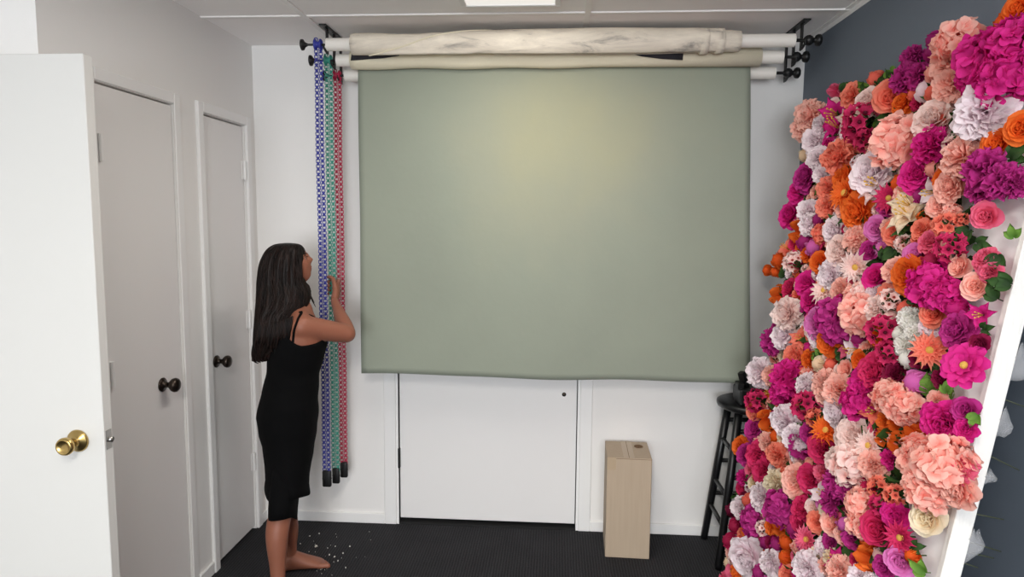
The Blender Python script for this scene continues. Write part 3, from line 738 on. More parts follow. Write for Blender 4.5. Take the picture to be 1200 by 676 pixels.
# flowers read off the photograph: x y diameter kind colour (positions measured, then set on the board)
LIST = '''
1070 68 26 S m;1094 47 20 B m;1093 61 20 B m;1062 93 32 S m;1043 84 24 L v;1026 92 20 B s;1000 112 28 C s;1017 119 36 P b;1043 114 38 R s;1072 110 18 B s;1058 119 30 P o;978 106 15 T r;988 104 20 L g;977 133 36 Y f;951 136 34 C p;965 147 24 C w;1010 141 46 A k;1038 143 26 L g
1192 10 34 R o;1178 26 26 B o;1158 70 56 H f;1180 88 56 H f;1192 52 56 H f;1150 92 40 H f;1124 52 46 H p;1115 74 40 C p;1117 98 40 C p;1068 76 26 B m;1078 90 28 S m;1095 85 24 B p;1094 108 22 B s;1155 131 60 C w;1132 112 26 P p
948 133 30 C p;943 150 28 C p;957 165 30 C w;962 186 28 C w;966 204 24 C w;978 146 34 Y f;968 162 18 L g;993 139 26 Y b;1004 152 36 A k;1016 164 32 A k;944 182 18 B c;944 205 34 P m;937 222 28 P f;985 183 40 C s;990 206 32 P o;990 226 40 D o;1022 200 50 P w;1026 216 40 Y b;1042 232 34 D k;1049 196 20 L g;1040 141 20 L g;1056 165 52 H p;1055 215 24 B o;974 222 30 C s
1094 138 50 P b;1109 140 20 B s;1122 138 24 L g;1168 168 36 R o;1197 150 38 R o;1188 182 38 L g;1130 183 46 C p;1142 162 30 C p;1093 170 42 C f;1075 203 40 P f;1095 197 24 B p;1158 200 46 S m;1176 212 40 S m;1190 217 28 S m;1150 222 30 S m;1112 218 38 P p;1090 226 30 Y w;1062 238 40 Y c;1079 229 20 B m
925 252 30 P f;935 271 24 T o;949 247 26 C w;950 263 26 C w;960 257 18 B m;972 242 28 C s;1003 248 42 P o;990 240 28 P p;977 270 30 P w;1027 268 28 R l;1004 279 30 C p;1018 294 24 R m;954 290 22 B l;961 306 26 R o;984 293 36 P b;1003 313 38 D b;975 322 32 C w;1026 324 30 R f;986 340 30 P p;1012 345 26 H b;921 290 22 Y s;932 308 30 A b;899 317 13 B o;909 319 13 B o;913 305 20 B o;912 345 22 T o;926 338 24 P k;945 330 28 P f;950 350 28 P f;966 340 34 D b;968 345 16 B s;1037 300 26 L g;944 284 22 B m;918 322 20 L g
1155 253 32 R r;1110 265 36 A s;1100 240 26 P p;1127 258 20 A s;1132 273 30 L g;1148 286 28 L g;1168 303 30 L g;1187 275 24 L v;1060 250 40 Y c;1080 268 24 P s;1048 274 28 P s;1115 290 40 A k;1090 282 28 P r;1073 298 30 R l;1092 306 24 B k;1123 312 28 R p;1143 335 30 R p;1065 322 44 P o;1052 316 30 C p;1154 303 28 P r;1160 319 24 P r;1178 331 34 L g;1166 346 32 L g;1093 335 44 H f;1110 345 36 H f;1045 297 26 L g
925 368 36 C b;920 394 30 C w;908 400 30 S m;912 385 24 P m;973 402 34 P o;981 395 28 R o;982 375 44 H m;986 358 26 B f;960 378 36 P l;958 396 24 P w;1010 368 40 H p;1007 348 28 H p;938 396 24 Y s;1007 396 22 B m;1000 410 28 Y w;987 417 24 L g;1008 424 26 R o;930 418 28 P s;948 422 22 P o;960 427 20 B c;974 428 18 B s;990 432 22 R p;893 437 34 C w;906 440 24 C p;925 444 40 S f;918 462 28 S f;942 436 16 B s;946 452 28 C w;970 453 36 C p;1014 452 44 P f
1066 373 24 S W;1054 392 20 B W;1073 391 22 S W;1062 404 24 S W;1063 421 22 B W;1068 384 20 B W;1093 367 30 R s;1120 361 26 B f;1120 386 40 P m;1148 369 28 Y f;1153 385 24 L g;1147 404 24 R d;1090 410 42 D s;1130 428 48 N f;1073 448 30 B l;1034 388 42 A k;1042 414 34 A k;1025 435 42 P k;1045 352 32 A b;1070 352 20 L g;1110 457 24 L v;1102 445 22 P d;1028 362 28 C b;1044 372 20 B b
922 494 36 C w;932 513 28 C w;945 476 38 A k;956 490 26 A s;888 470 32 A k;885 483 28 P s;899 494 24 T o;911 511 20 B o;901 518 22 C p;884 502 26 P m;937 522 26 T m;868 523 22 P o;890 536 34 P k;874 532 24 P m;912 533 26 C s;968 504 36 D o;965 526 36 P k;980 484 38 P w;990 515 34 P b;985 542 34 C b;984 456 34 C p;950 508 24 P m
1008 470 36 H f;1022 482 28 Y s;1042 464 32 H p;1060 475 40 H p;1056 496 26 T o;1036 511 20 T o;1053 519 24 T o;1071 508 24 T o;1104 497 48 P f;1131 480 30 R m;1131 503 26 P f;1143 489 24 L v;1099 470 22 P p;1000 510 40 P b;1018 522 36 D b;1000 545 42 H b;1025 545 32 C p;1082 535 46 H p;1108 543 54 H p;1090 568 50 H p;1120 574 42 P p;1124 550 36 C r
895 552 30 P k;932 564 36 P p;910 566 28 C c;895 583 32 C w;889 558 18 B s;950 562 32 P k;964 578 28 Y w;917 596 34 H m;940 594 28 P k;938 612 24 P k;869 595 24 C w;877 587 18 B s;861 617 18 B k;855 634 20 B k;857 598 16 B d;885 611 30 H m;884 624 24 Y l;875 655 44 P w;914 617 20 T o;922 636 20 B o;920 653 18 B o;931 620 22 B m;911 638 18 B m;898 636 18 B m;905 660 28 C w;896 619 22 A b;945 632 32 D r;958 612 24 P s;948 667 36 C w;922 674 22 P s;890 671 20 B m;974 612 28 R p
1085 608 38 R c;985 566 34 S m;998 572 32 S m;978 588 30 S m;1032 572 32 A s;1050 580 30 A s;1066 582 18 L g;1034 592 32 A k;1050 605 30 P f;1028 620 40 R k;1055 630 38 D k;1010 592 34 H p;1012 614 30 H p;992 615 24 B l;968 624 20 L g;1000 632 24 P m;1055 658 34 R l;1015 652 28 T o;1080 668 30 L v;1070 641 24 L g;980 656 28 Y f;985 670 32 C p;1068 652 18 B o;1008 675 24 C w;1036 665 26 P m;1040 645 24 L g
'''
for tok in LIST.replace('\n', ';').split(';'):
    tok = tok.split()
    if not tok: continue
    px, py, d, k, c = float(tok[0]), float(tok[1]), float(tok[2]), tok[3], tok[4]
    off = .05 if k != 'L' else .045
    for _ in range(3):
        p = on_plane(px, py, PO+PN*off, PN)
        r = d*.63/F_PX*(p-CC).dot(CF)
        off = .022+.62*r if k != 'L' else .035
    if k in 'HPCS': r *= 1.04
    plant(p, r, k, c)
# the rest of the board: smaller flowers tucked into the gaps and down to the floor
CW = 'ffmmkkkrrppppsssoowwbbbblcd'; KW = 'CCCPPPRRRSSHHAABBDYN'
def free(p, r, f): return all((p-q).length > f*(r+s) for q, s, _ in PLACED)
for _ in range(7000):
    u, v = rf.uniform(.20, W_-.03), rf.uniform(.04, LEN-.03)
    r = rf.uniform(.026, .046); p = pan(u, v, .015+.5*r)
    if free(p, r, .60): plant(p, r, rf.choice(KW), rf.choice(CW))
for _ in range(2500):
    if COUNT.get('L', 0) >= 98: break
    u, v = rf.uniform(.15, W_-.01), rf.uniform(.03, LEN-.01)
    p = pan(u, v, .02)
    if free(p, .05, .45): plant(p, rf.uniform(.05, .075), 'L', rf.choice('ggggv'), .6)
# moss-green foliage mat behind the flowers (nobody could count its leaves)
bm = BM(); uv = bm.loops.layers.uv.new('petal')
for _ in range(1500):
    u, v = rf.uniform(.15, W_-.0), rf.uniform(.02, LEN-.0)
    d = (PN + Vector((rf.uniform(-.8, .8), rf.uniform(-.8, .8), rf.uniform(-.8, .8)))).normalized(); x, y = frame_of(d)
    petal(bm, uv, pan(u, v, .004), rf.random()*6.28, 30, 85, rf.uniform(.05, .085), .02, .3, .02, 2, 3, .2, 0, (x, y, d))
if 'g' not in PMAT: PMAT['g'] = petal_mat('g')
o = obj('foliage', bm, PMAT['g'], FW, True, False); o['kind'] = 'stuff'; o['label'] = 'dark green artificial foliage between the flowers'
# cut wire stems and scraps of tape sticking out behind the near edge
M['wire'] = paint('dark green flower wire', (64, 70, 54), .6, .1, 30)
for px, py, L_, dz in ((1180, 535, .10, -.035), (1168, 553, .06, -.02), (1164, 612, .10, .004), (1155, 642, .11, -.01), (1162, 658, .10, .003), (1158, 668, .07, 0), (1192, 470, .09, -.02)):
    a = Vector((0, 0, 0)); q = on_plane(px-14, py, PO+PDP*.03, PDP)
    p0 = pan(.05, (q-PO).dot(PUP), -.02); p1 = p0 + Vector((L_, -.03, dz)); 
    bm = BM(); tube(bm, [p0, p0.lerp(p1, .5)+Vector((0, 0, .006)), p1], [.0022, .002, .0014], 6); obj('wire_stem', bm, M['wire'], FW, True)
mt, n, l, b = newmat('clear plastic tape'); b.inputs['Base Color'].default_value = (.8, .8, .82, 1); b.inputs['Roughness'].default_value = .25
nz = n.new('ShaderNodeTexNoise'); nz.inputs['Scale'].default_value = 12; bp = n.new('ShaderNodeBump'); bp.inputs['Strength'].default_value = .4; l.new(nz.outputs['Fac'], bp.inputs['Height']); l.new(bp.outputs[0], b.inputs['Normal'])
tp = n.new('ShaderNodeBsdfTransparent'); ms = n.new('ShaderNodeMixShader'); ms.inputs[0].default_value = .28
l.new(tp.outputs[0], ms.inputs[1]); l.new(b.outputs[0], ms.inputs[2]); l.new(ms.outputs[0], n['Material Output'].inputs['Surface'])
for v, h_, w_ in ((1.30, .11, .055), (1.16, .10, .045), (1.03, .05, .04), (.865, .10, .05), (.70, .08, .025), (.52, .08, .04)):
    bm = BM(); rows = []
    for i in range(5):
        row = []
        for j in range(5):
            a, c = i/4, j/4
            row.append(bm.verts.new(pan(.004+.02*c, v+h_*(a-.5)*(1-.4*c), -TH+.004) + Vector((w_*c*(1-.3*abs(a-.5)), .012*math.sin(a*5+c*3), .006*math.sin(c*6+v*9)))))
        rows.append(row)
    for i in range(4):
        for j in range(4): bm.faces.new((rows[i][j], rows[i+1][j], rows[i+1][j+1], rows[i][j+1]))
    o = obj('tape_strip', bm, mt, FW, True); s = o.modifiers.new('t', 'SOLIDIFY'); s.thickness = .0006
print('FLOWERS', COUNT, sum(COUNT.values()))
# ------------------------------------------------------------------ person
AZ = R_(25)
PE = Vector((math.cos(AZ), math.sin(AZ), 0)); PR = Vector((math.sin(AZ), -math.cos(AZ), 0)); UZ = Vector((0, 0, 1))
def skin_mat(name, c1, c2, rough=.5):
    mt, n, l, b = newmat(name)
    tc = n.new('ShaderNodeTexCoord'); nz = n.new('ShaderNodeTexNoise'); nz.inputs['Scale'].default_value = 9; nz.inputs['Detail'].default_value = 4; l.new(tc.outputs['Object'], nz.inputs['Vector'])
    mx = n.new('ShaderNodeMix'); mx.data_type = 'RGBA'; mx.inputs[6].default_value = (*lin(c1), 1); mx.inputs[7].default_value = (*lin(c2), 1); l.new(nz.outputs['Fac'], mx.inputs[0]); l.new(mx.outputs[2], b.inputs['Base Color'])
    b.inputs['Roughness'].default_value = rough; b.inputs['Subsurface Weight'].default_value = .12; b.inputs['Subsurface Radius'].default_value = (.012, .005, .003); b.inputs['Specular IOR Level'].default_value = .35
    return mt
M['skin'] = skin_mat('skin', (146, 93, 73), (132, 82, 63))
M['lip'] = skin_mat('lips', (150, 84, 74), (140, 76, 66))
M['eye'] = paint('eye white', (150, 140, 134), .6, .01, 5); M['iris'] = paint('dark brown iris', (40, 24, 16), .15, .1, 30)
M['dress'] = paint('black jersey fabric', (7, 7, 8), .9, .12, 18, .08, 300, spec=.1)
def hair_mat():
    mt, n, l, b = newmat('dark brown hair')
    tc = n.new('ShaderNodeTexCoord'); mp = n.new('ShaderNodeMapping'); mp.inputs['Scale'].default_value = (90, 90, 5); l.new(tc.outputs['Object'], mp.inputs[0])
    nz = n.new('ShaderNodeTexNoise'); nz.inputs['Scale'].default_value = 1; nz.inputs['Detail'].default_value = 3; l.new(mp.outputs[0], nz.inputs['Vector'])
    rp = n.new('ShaderNodeValToRGB'); e = rp.color_ramp.elements; e[0].position = .35; e[0].color = (*lin((13, 9, 8)), 1); e[1].position = .75; e[1].color = (*lin((38, 26, 22)), 1)
    l.new(nz.outputs['Fac'], rp.inputs[0]); l.new(rp.outputs[0], b.inputs['Base Color']); b.inputs['Roughness'].default_value = .5; b.inputs['Specular IOR Level'].default_value = .16
    bp = n.new('ShaderNodeBump'); bp.inputs['Strength'].default_value = .5; bp.inputs['Distance'].default_value = .004; l.new(nz.outputs['Fac'], bp.inputs['Height']); l.new(bp.outputs[0], b.inputs['Normal'])
    return mt
M['hair'] = hair_mat()
YC = 2.76
# torso profile: py of the level, px of its middle, half width, half depth
TP = [(516, 337.6, .158, .104), (500, 337.2, .161, .113), (488, 337, .164, .120), (470, 338.5, .158, .113), (450, 341.5, .136, .104), (436, 343.5, .128, .101), (420, 346.5, .134, .106), (404, 349.5, .142, .112), (392, 350.5, .146, .104), (381, 351, .146, .082), (372, 351, .132, .066), (365, 351, .088, .055), (357, 350.5, .052, .050)]
def torso(py):
    ys_ = [t_[0] for t_ in TP]
    for a, b in zip(TP, TP[1:]):
        if a[0] >= py >= b[0]:
            f = (a[0]-py)/(a[0]-b[0]); return tuple(x+(y-x)*f for x, y in zip(a, b))
    return TP[0] if py > TP[0][0] else TP[-1]
def S(py, th, g=0, k=1):
    _, px, w, d = torso(py); c = P(px, py, YC)
    ct, st = math.cos(th), math.sin(th); ex = 2/2.25
    return c + PR*((w+g)*math.copysign(abs(ct)**ex, ct)) + PE*((d+g)*math.copysign(abs(st)**ex, st))
body = BM()
NR = 32
loft(body, [[S(py, 2*PI*k/NR) for k in range(NR)] for py in [516-159*i/40 for i in range(41)]])
# neck
tube(body, [tuple(P(350.5, 366, 2.765)), tuple(P(347, 350, 2.768)), tuple(P(343, 334, 2.77)), tuple(P(340, 322, 2.77))], [.060, .046, .044, .046], 16)
# legs: right (near) and left
hipR = P(337, 494, YC)+PR*.078; hipL = P(337, 494, YC)-PR*.078
ankR = P(325.5, 681, 2.55); ankL = P(340.5, 652, 2.82)
ankR.z = .068; ankL.z = .066
def leg(hip, knee, calf, ank):
    pts = [(*hip, .070), (*(hip.lerp(knee, .5)), .056), (*knee, .046), (*calf, .0475), (*(calf.lerp(ank, .62)), .033), (*ank, .0285), (ank.x, ank.y, .034, .030)]
    sp_ = spline(pts, 6); tube(body, [q[:3] for q in sp_], [q[3] for q in sp_], 20)
leg(hipR, P(333, 583, 2.65), P(325, 622, 2.58), ankR)
leg(hipL, P(333.5, 578, 2.81), P(337, 618, 2.80), ankL)
def foot(ank, az, right):
    f = Vector((math.cos(az), math.sin(az), 0)); s = Vector((math.sin(az), -math.cos(az), 0))
    b0 = Vector((ank.x, ank.y, 0))
    prof = [(-.056, .012, .020, .010), (-.050, .026, .029, .027), (-.030, .031, .033, .037), (0, .032, .034, .052), (.035, .030, .036, .040), (.075, .026, .040, .029), (.112, .020, .043, .020), (.135, .014, .042, .0135), (.146, .012, .036, .009)]
    # distance, mid height, half width, half height
    rings = []
    for d, z, hw, hh in prof:
        z = hh+.0015 if d > -.04 else z
        rings.append([b0 + f*d + s*hw*math.cos(a) + UZ*max(.0, z+hh*math.sin(a)*(1 if math.sin(a) > 0 else 1.0)) for a in [2*PI*k/20 for k in range(20)]])
    loft(body, rings)
    in_ = -1 if right else 1
    for i in range(5):
        lat = in_*(.031-.0152*i-.001*i); ln = (.176, .174, .168, .160, .150)[i]; r = (.0125, .0088, .0084, .008, .0078)[i]
        if i == 0: lat = in_*.030
        p0 = b0 + f*.118 + s*lat*.95 + UZ*(r+.004); p1 = b0 + f*(ln-.022) + s*lat + UZ*(r+.0035); p2 = b0 + f*(ln-r) + s*lat*1.02 + UZ*(r+.0005)
        tube(body, [p0, p1, p2, p2+f*r*.7], [r*1.05, r*.92, r, r*.55], 10)
# right arm raised to the green chain
CX, CY_ = CHX['green']
hz = P(389.5, 337, CY_).z
CH = Vector((CX, CY_, hz))
shR = S(379, 0, -.030) + UZ*.004
elR = P(407, 391, 2.80)
wrR = CH + Vector((.036, -.086, -.050))
def arm(sh, el, wr, r0=.050, r1=.046, r2=.036, r3=.0195):
    m1 = sh.lerp(el, .5); f1 = el.lerp(wr, .30)
    pts = [(*sh, r0), (*m1, r1), (*(sh.lerp(el, .88)), r1*.92), (*el, r2*1.02), (*f1, r2), (*(el.lerp(wr, .72)), r3*1.25), (*wr, r3)]
    sp_ = spline(pts, 6); tube(body, [q[:3] for q in sp_], [q[3] for q in sp_], 20)
tube(body, [P(350.5, 362, 2.765), P(350.5, 366, 2.765)+PR*.05, shR], [.040, .042, .050], 16); ball(body, shR, .050, 3); tube(body, [S(392, R_(-70), -.05), S(386, R_(-40), -.055), shR], [.045, .055, .048], 16); arm(shR, elR, wrR)
def cap_tube(pts, rad, n=10):
    """finger with rounded end"""
    pts = [Vector(p) for p in pts]; d = (pts[-1]-pts[-2]).normalized()
    tube(body, pts + [pts[-1]+d*rad[-1]*.6, pts[-1]+d*rad[-1]*.9], list(rad)+[rad[-1]*.8, rad[-1]*.35], n)
def gripping_hand(c, wr):
    """right fist closed round an upright chain at c: palm on the +x side, thumb uppermost"""
    R0 = .0195
    ks = []
    for i in range(4):                       # index on top
        dz = .030-.0195*i; r = (.0082, .0085, .0080, .0070)[i]
        ln = (250, 262, 255, 240)[i]
        k0 = c + Vector((.032, -.012, dz+.002)); ks.append(k0)
        path = [k0, c + Vector((.029, .004, dz+.003))]
        for a in range(20, ln, 22):
            rr = R0+.001
            path.append(c + Vector((rr*math.cos(R_(a)), rr*math.sin(R_(a))*1.0, dz+.003-.004*a/250)))
        m_ = len(path); cap_tube(path, [r*1.18]+[r*(1.06-.22*j/m_)+(.0009 if j in (1, m_//2) else 0) for j in range(1, m_)])
    # palm: flattened loft from the wrist to the knuckles
    top, bot = ks[0], ks[3]
    rows = []
    for f, hw, th in ((0, .020, .0165), (.25, .026, .0175), (.55, .033, .0165), (.85, .0365, .0130), (1.0, .0355, .0105)):
        mid = wr.lerp((top+bot)/2, f); up = ((top-bot).normalized()*f + (UZ*.8+Vector((0, .5, 0))).normalized()*(1-f)).normalized()
        fw = ((top+bot)/2-wr).normalized(); nn = fw.cross(up).normalized(); up = nn.cross(fw).normalized()
        rows.append([mid + up*hw*math.cos(2*PI*k/20) + nn*th*math.sin(2*PI*k/20) for k in range(20)])
    loft(body, rows)
    # thumb leaves the side of the palm near its base and closes over the fingers
    t0 = wr.lerp(top, .40) + Vector((-.002, 0, .006)); 
    cap_tube([t0, t0.lerp(c+Vector((.016, -.030, .045)), .55)+Vector((.002, -.004, .004)), c+Vector((.014, -.029, .046)), c+Vector((.0, -.028, .052)), c+Vector((-.014, -.022, .052))], [.0135, .0115, .0098, .0092, .0080])
# left arm hangs on the far side
shL = S(379, PI, -.030) + UZ*.004
elL = shL + Vector((-.015, .022, -.235)); wrL = elL + Vector((.0, .012, -.195))
tube(body, [P(350.5, 362, 2.765), P(350.5, 366, 2.765)-PR*.05, shL], [.040, .042, .048], 16); ball(body, shL, .048, 3); arm(shL, elL, wrL, .046, .038, .033, .0195)
def relaxed_hand(wr, d, lat, n):
    """d: down the hand, lat: towards the index side, n: palm side"""
    kn = wr + d*.078
    rows = []
    for f, hw, th in ((0, .019, .0155), (.3, .026, .0165), (.65, .033, .0145), (1, .034, .0100)):
        mid = wr.lerp(kn, f); rows.append([mid + lat*hw*math.cos(2*PI*k/20) + n*th*math.sin(2*PI*k/20) for k in range(20)])
    loft(body, rows)
    for i in range(4):
        L_ = (.066, .073, .068, .054)[i]; r = (.0080, .0082, .0078, .0068)[i]
        p = kn + lat*(.0265-.0178*i) - d*.006; path = [p]; a = .15
        for s_ in (.45, .30, .25):
            for h in range(3):
                q = (d*math.cos(a)+n*math.sin(a)); p = p + q*(L_*s_/3); path.append(p); a += .09
            a += .18
        cap_tube(path, [r*1.15]+[r*(1.05-.02*j) for j in range(1, len(path))])
    t0 = wr + d*.026 + lat*.020
    cap_tube([t0, t0+d*.018+lat*.014+n*.006, t0+d*.036+lat*.018+n*.012, t0+d*.054+lat*.016+n*.018], [.0135, .0115, .0098, .0080])
def fuse(bm_, voxel, its):
    o_ = obj('body', bm_, M['skin'], None, True)
    rm = o_.modifiers.new('join', 'REMESH'); rm.mode = 'VOXEL'; rm.voxel_size = voxel
    sm = o_.modifiers.new('soft', 'SMOOTH'); sm.factor = .5; sm.iterations = its
    bpy.context.view_layer.update()
    me_ = bpy.data.meshes.new_from_object(o_.evaluated_get(bpy.context.evaluated_depsgraph_get()))
    old = o_.data; o_.modifiers.clear(); o_.data = me_; bpy.data.meshes.remove(old)
    return o_
o = fuse(body, .006, 14)
body = BM(); body.from_mesh(o.data); me_ = o.data; bpy.data.objects.remove(o); bpy.data.meshes.remove(me_)
gripping_hand(CH, wrR)
foot(ankR, R_(18), True); foot(ankL, R_(20), False)
dL = (wrL-elL).normalized(); nL = (PR - dL*PR.dot(dL)).normalized(); relaxed_hand(wrL, dL, nL.cross(dL)*1.0 if nL.cross(dL).dot(PE) > 0 else -nL.cross(dL), nL)

# head
HA, HP = R_(22), R_(23)
FH = Vector((math.cos(HA)*math.cos(HP), math.sin(HA)*math.cos(HP), math.sin(HP))); RH = Vector((math.sin(HA), -math.cos(HA), 0)); UH = RH.cross(FH)
HC = P(338.5, 311, 2.775)
def G(x, s): return math.exp(-(x/s)**2)
def head_pt(a, b, c):
    """a forward, b right, c up on the unit sphere -> point in head axes"""
    x, y, z = a*.086, b*.066, c*.096
    if c < 0:
        y *= 1-.30*(-c)**1.3
        if a < 0: x *= 1-.42*(-c)
        else: x *= 1+.02*(-c)
    if a > 0:
        n_ = G(b, .15)*(G(c+.16, .12)*.0165 + G(c-.05, .16)*.007)
        x += n_*a
        x += .010*G(b, .30)*G(c+.86, .22)*1.2 + .0045*G(c-.20, .10)*G(b, .6)
        x -= .0065*(G(b-.36, .16)+G(b+.36, .16))*G(c-.04, .11)
        x += .0055*G(b, .22)*(G(c+.43, .055)+.9*G(c+.55, .055)) - .003*G(b, .25)*G(c+.49, .025)
        x += .004*(G(b-.5, .25)+G(b+.5, .25))*G(c+.22, .2)
    return Vector((x, y, z))
def head_w(v): return HC + FH*v.x + RH*v.y + UH*v.z
NU, NV = 72, 54
rings = []
for j in range(1, NV):
    t_ = PI*j/NV; row = []
    for i in range(NU):
        p_ = 2*PI*i/NU; row.append(head_w(head_pt(math.sin(t_)*math.cos(p_), math.sin(t_)*math.sin(p_), math.cos(t_))))
    rings.append(row)
loft(body, rings)
for s in (-1, 1):
    ec = Vector((-.006, s*.066, -.008))
    for dx, dz, r in ((0, .012, .016), (.0, -.002, .015), (.004, -.016, .010)):
        vs = ball(body, (0, 0, 0), 1, 2)
        for v in vs: v.co = head_w(ec + Vector((dx+v.co.x*r*.75, v.co.y*r*.42, dz+v.co.z*r)))
root = P(330, 676, 2.69); root.z = 0
PERS = thing('person', 'barefoot person with long dark hair in a black strappy dress pulling the green chain', 'person', root)
o = fuse(body, .0032, 4); me = o.data; me.name = 'body'
from mathutils.bvhtree import BVHTree
_b = BM(); _b.from_mesh(me); SKIN = BVHTree.FromBMesh(_b); _b.free()
def on_skin(px, py, g=.004):
    d = ray(px, py).normalized(); h_, n_, i_, t_ = SKIN.ray_cast(CC, d)
    return h_ + n_*g if h_ is not None else P(px, py, YC)
me.transform(Matrix.Translation(-root)); o.parent = PERS
if not me.materials: me.materials.append(M['skin'])
for p_ in me.polygons: p_.use_smooth = True
print('BODY', len(me.polygons))
# face details, laid on the skin of the face
def face_at(y, z, g=0):
    h_, n_, i_, t_ = SKIN.ray_cast(HC + FH*.3 + RH*y + UH*z, -FH)
    return (h_ if h_ is not None else HC + FH*.08 + RH*y + UH*z) + FH*g
M['lid'] = skin_mat('eyelid skin', (134, 84, 66), (124, 76, 58))
for s in (-1, 1):
    ez = .003; c_ = face_at(s*.0225, ez, -.0035)
    e_ = BM(); vs = ball(e_, (0, 0, 0), 1, 3)
    for v in vs: v.co = c_ + RH*v.co.x*.0108 + UH*v.co.y*.0052 + FH*v.co.z*.0052
    eo = obj('eye', e_, M['eye'], PERS, True)
    e_ = BM(); vs = ball(e_, (0, 0, 0), 1, 2)
    for v in vs: v.co = c_ + RH*(v.co.x*.0046) + UH*(v.co.y*.0045+.0005) + FH*(.0036+v.co.z*.0020)
    obj('iris', e_, M['iris'], eo, True)
    for nm, up, r, mt_ in (('eyelid', 1, .0030, M['lid']), ('eyelid', -1, .0022, M['lid']), ('eyelashes', .72, .0011, M['hair'])):
        e_ = BM(); pts = []
        for q in range(9):
            f = q/8*2-1; yy = s*.0225 + f*.0122; zz = ez + up*.0056*math.cos(f*1.5) + .0006
            pts.append(face_at(yy, zz, .0004 if nm == 'eyelid' else .0026*math.cos(f*1.4)+.0008))
        tube(e_, pts, [r*(.35+.65*math.cos((q/8*2-1)*1.45)) for q in range(9)], 8); obj(nm, e_, mt_, eo, True)
    e_ = BM(); pts = [face_at(s*(.0085+.027*q), .0175+.0045*math.sin(q*2.3), .0002) for q in (0, .25, .5, .75, 1)]; tube(e_, pts, [.0014, .0022, .0022, .0017, .0007], 6); obj('eyebrow', e_, M['hair'], PERS, True)
lp = BM()
tube(lp, [face_at(.0195*q, -.0415-.0012*abs(q)-.0010*(abs(q) < .1), -.0008) for q in (-1, -.6, -.25, 0, .25, .6, 1)], [.0006, .0020, .0027, .0024, .0027, .0020, .0006], 8)
tube(lp, [face_at(.0185*q, -.0482+.0045*q*q, -.0012) for q in (-1, -.6, -.25, 0, .25, .6, 1)], [.0006, .0024, .0032, .0034, .0032, .0024, .0006], 8)
obj('lips', lp, M['lip'], PERS, True)
# nails on the bare toes are too small to see; dress next
def ring_ab(c, a, b, n=48, p=2.2):
    ex = 2/p; out = []
    for k in range(n):
        t_ = 2*PI*k/n; ct, st = math.cos(t_), math.sin(t_)
        out.append(c + a*math.copysign(abs(ct)**ex, ct) + b*math.copysign(abs(st)**ex, st))
    return out
dr = BM(); rings = []
ND = 56
def top_edge(th):      # top edge of the bodice: scooped under the arms, higher at the back
    return 398 - 16*min(1, 1.45*max(0, -math.sin(th)))**1.3 - 6*max(0, math.sin(th))**2
for i in range(34):
    f = i/33; rings.append([S(top_edge(2*PI*k/ND) + (506-top_edge(2*PI*k/ND))*f, 2*PI*k/ND, .006 + .0015*math.sin(f*26+3*math.cos(2*PI*k/ND))*(1 if f > .1 else 0)) for k in range(ND)])
low = [(518, 338, .158, .102, 2.757), (530, 338, .155, .097, 2.75), (541, 337.5, .151, .090, 2.742), (552, 336.5, .147, .084, 2.733), (563, 335.7, .145, .080, 2.727), (572, 335, .147, .081, 2.72)]
for py, px, w_, d_, yy in low:
    row = []
    for k in range(ND):
        t_ = 2*PI*k/ND; q = P(px, py, yy); ct, st = math.cos(t_), math.sin(t_); ex = 2/2.2
        v = q + PR*((w_+.006)*math.copysign(abs(ct)**ex, ct)) + PE*((d_+.004)*math.copysign(abs(st)**ex, st))
        h = max(0, (py-540)/32)
        v += PE*(.012*h*h*max(0, st)) + PR*.006*h*math.sin(5*t_) + UZ*(.010*h*math.sin(3*t_+.8) - .012*h*max(0, math.sin(t_))**3)
        row.append(v)
    rings.append(row)
loft(dr, rings, False)
d_o = obj('dress', dr, M['dress'], PERS, True); s = d_o.modifiers.new('t', 'SOLIDIFY'); s.thickness = .003; s.offset = 1
# the longer underskirt that shows below the hem
sl = BM(); rings = []
for py, ca, hw, hd in ((546, 334.5, .115, .066), (564, 333, .130, .064), (580, 331.4, .152, .063), (595, 330.2, .174, .061), (609, 329.6, .184, .0595)):
    a_ = (P(ca-1, py, 2.60), P(ca+5, py, 2.81)); ax = (a_[1]-a_[0]).normalized(); bx = Vector((ax.y, -ax.x, 0))
    row = ring_ab((a_[0]+a_[1])/2, ax*hw, bx*hd, 48, 3.2)
    if py > 600: row = [v + UZ*(.004*math.sin(3*k/48*2*PI+1)) for k, v in enumerate(row)]
    rings.append(row)
loft(sl, rings, False); so = obj('underskirt', sl, M['dress'], PERS, True); s = so.modifiers.new('t', 'SOLIDIFY'); s.thickness = .003
# straps
for sg in (1, -1):
    st = BM(); pts = []
    if sg > 0:
        for q in ((343.6, 401), (344.2, 394), (345.2, 387), (347, 381), (350, 373), (353.5, 367)): pts.append(on_skin(*q, .003))
    else:
        for py, th in ((388, -46), (380, -47), (374, -47), (369, -40)): pts.append(S(py, PI-R_(th), .006))
    for py, th in ((365.0, -8), (365.4, 14), (369, 42), (374, 50), (384, 50), (397, 52)):
        pts.append(S(py, R_(th) if sg > 0 else PI-R_(th), .010 if py < 372 else .006))
    sp_ = spline([tuple(p_) for p_ in pts], 3); tube(st, sp_, .0078, 8, True, .6); obj('strap', st, M['dress'], PERS, True)
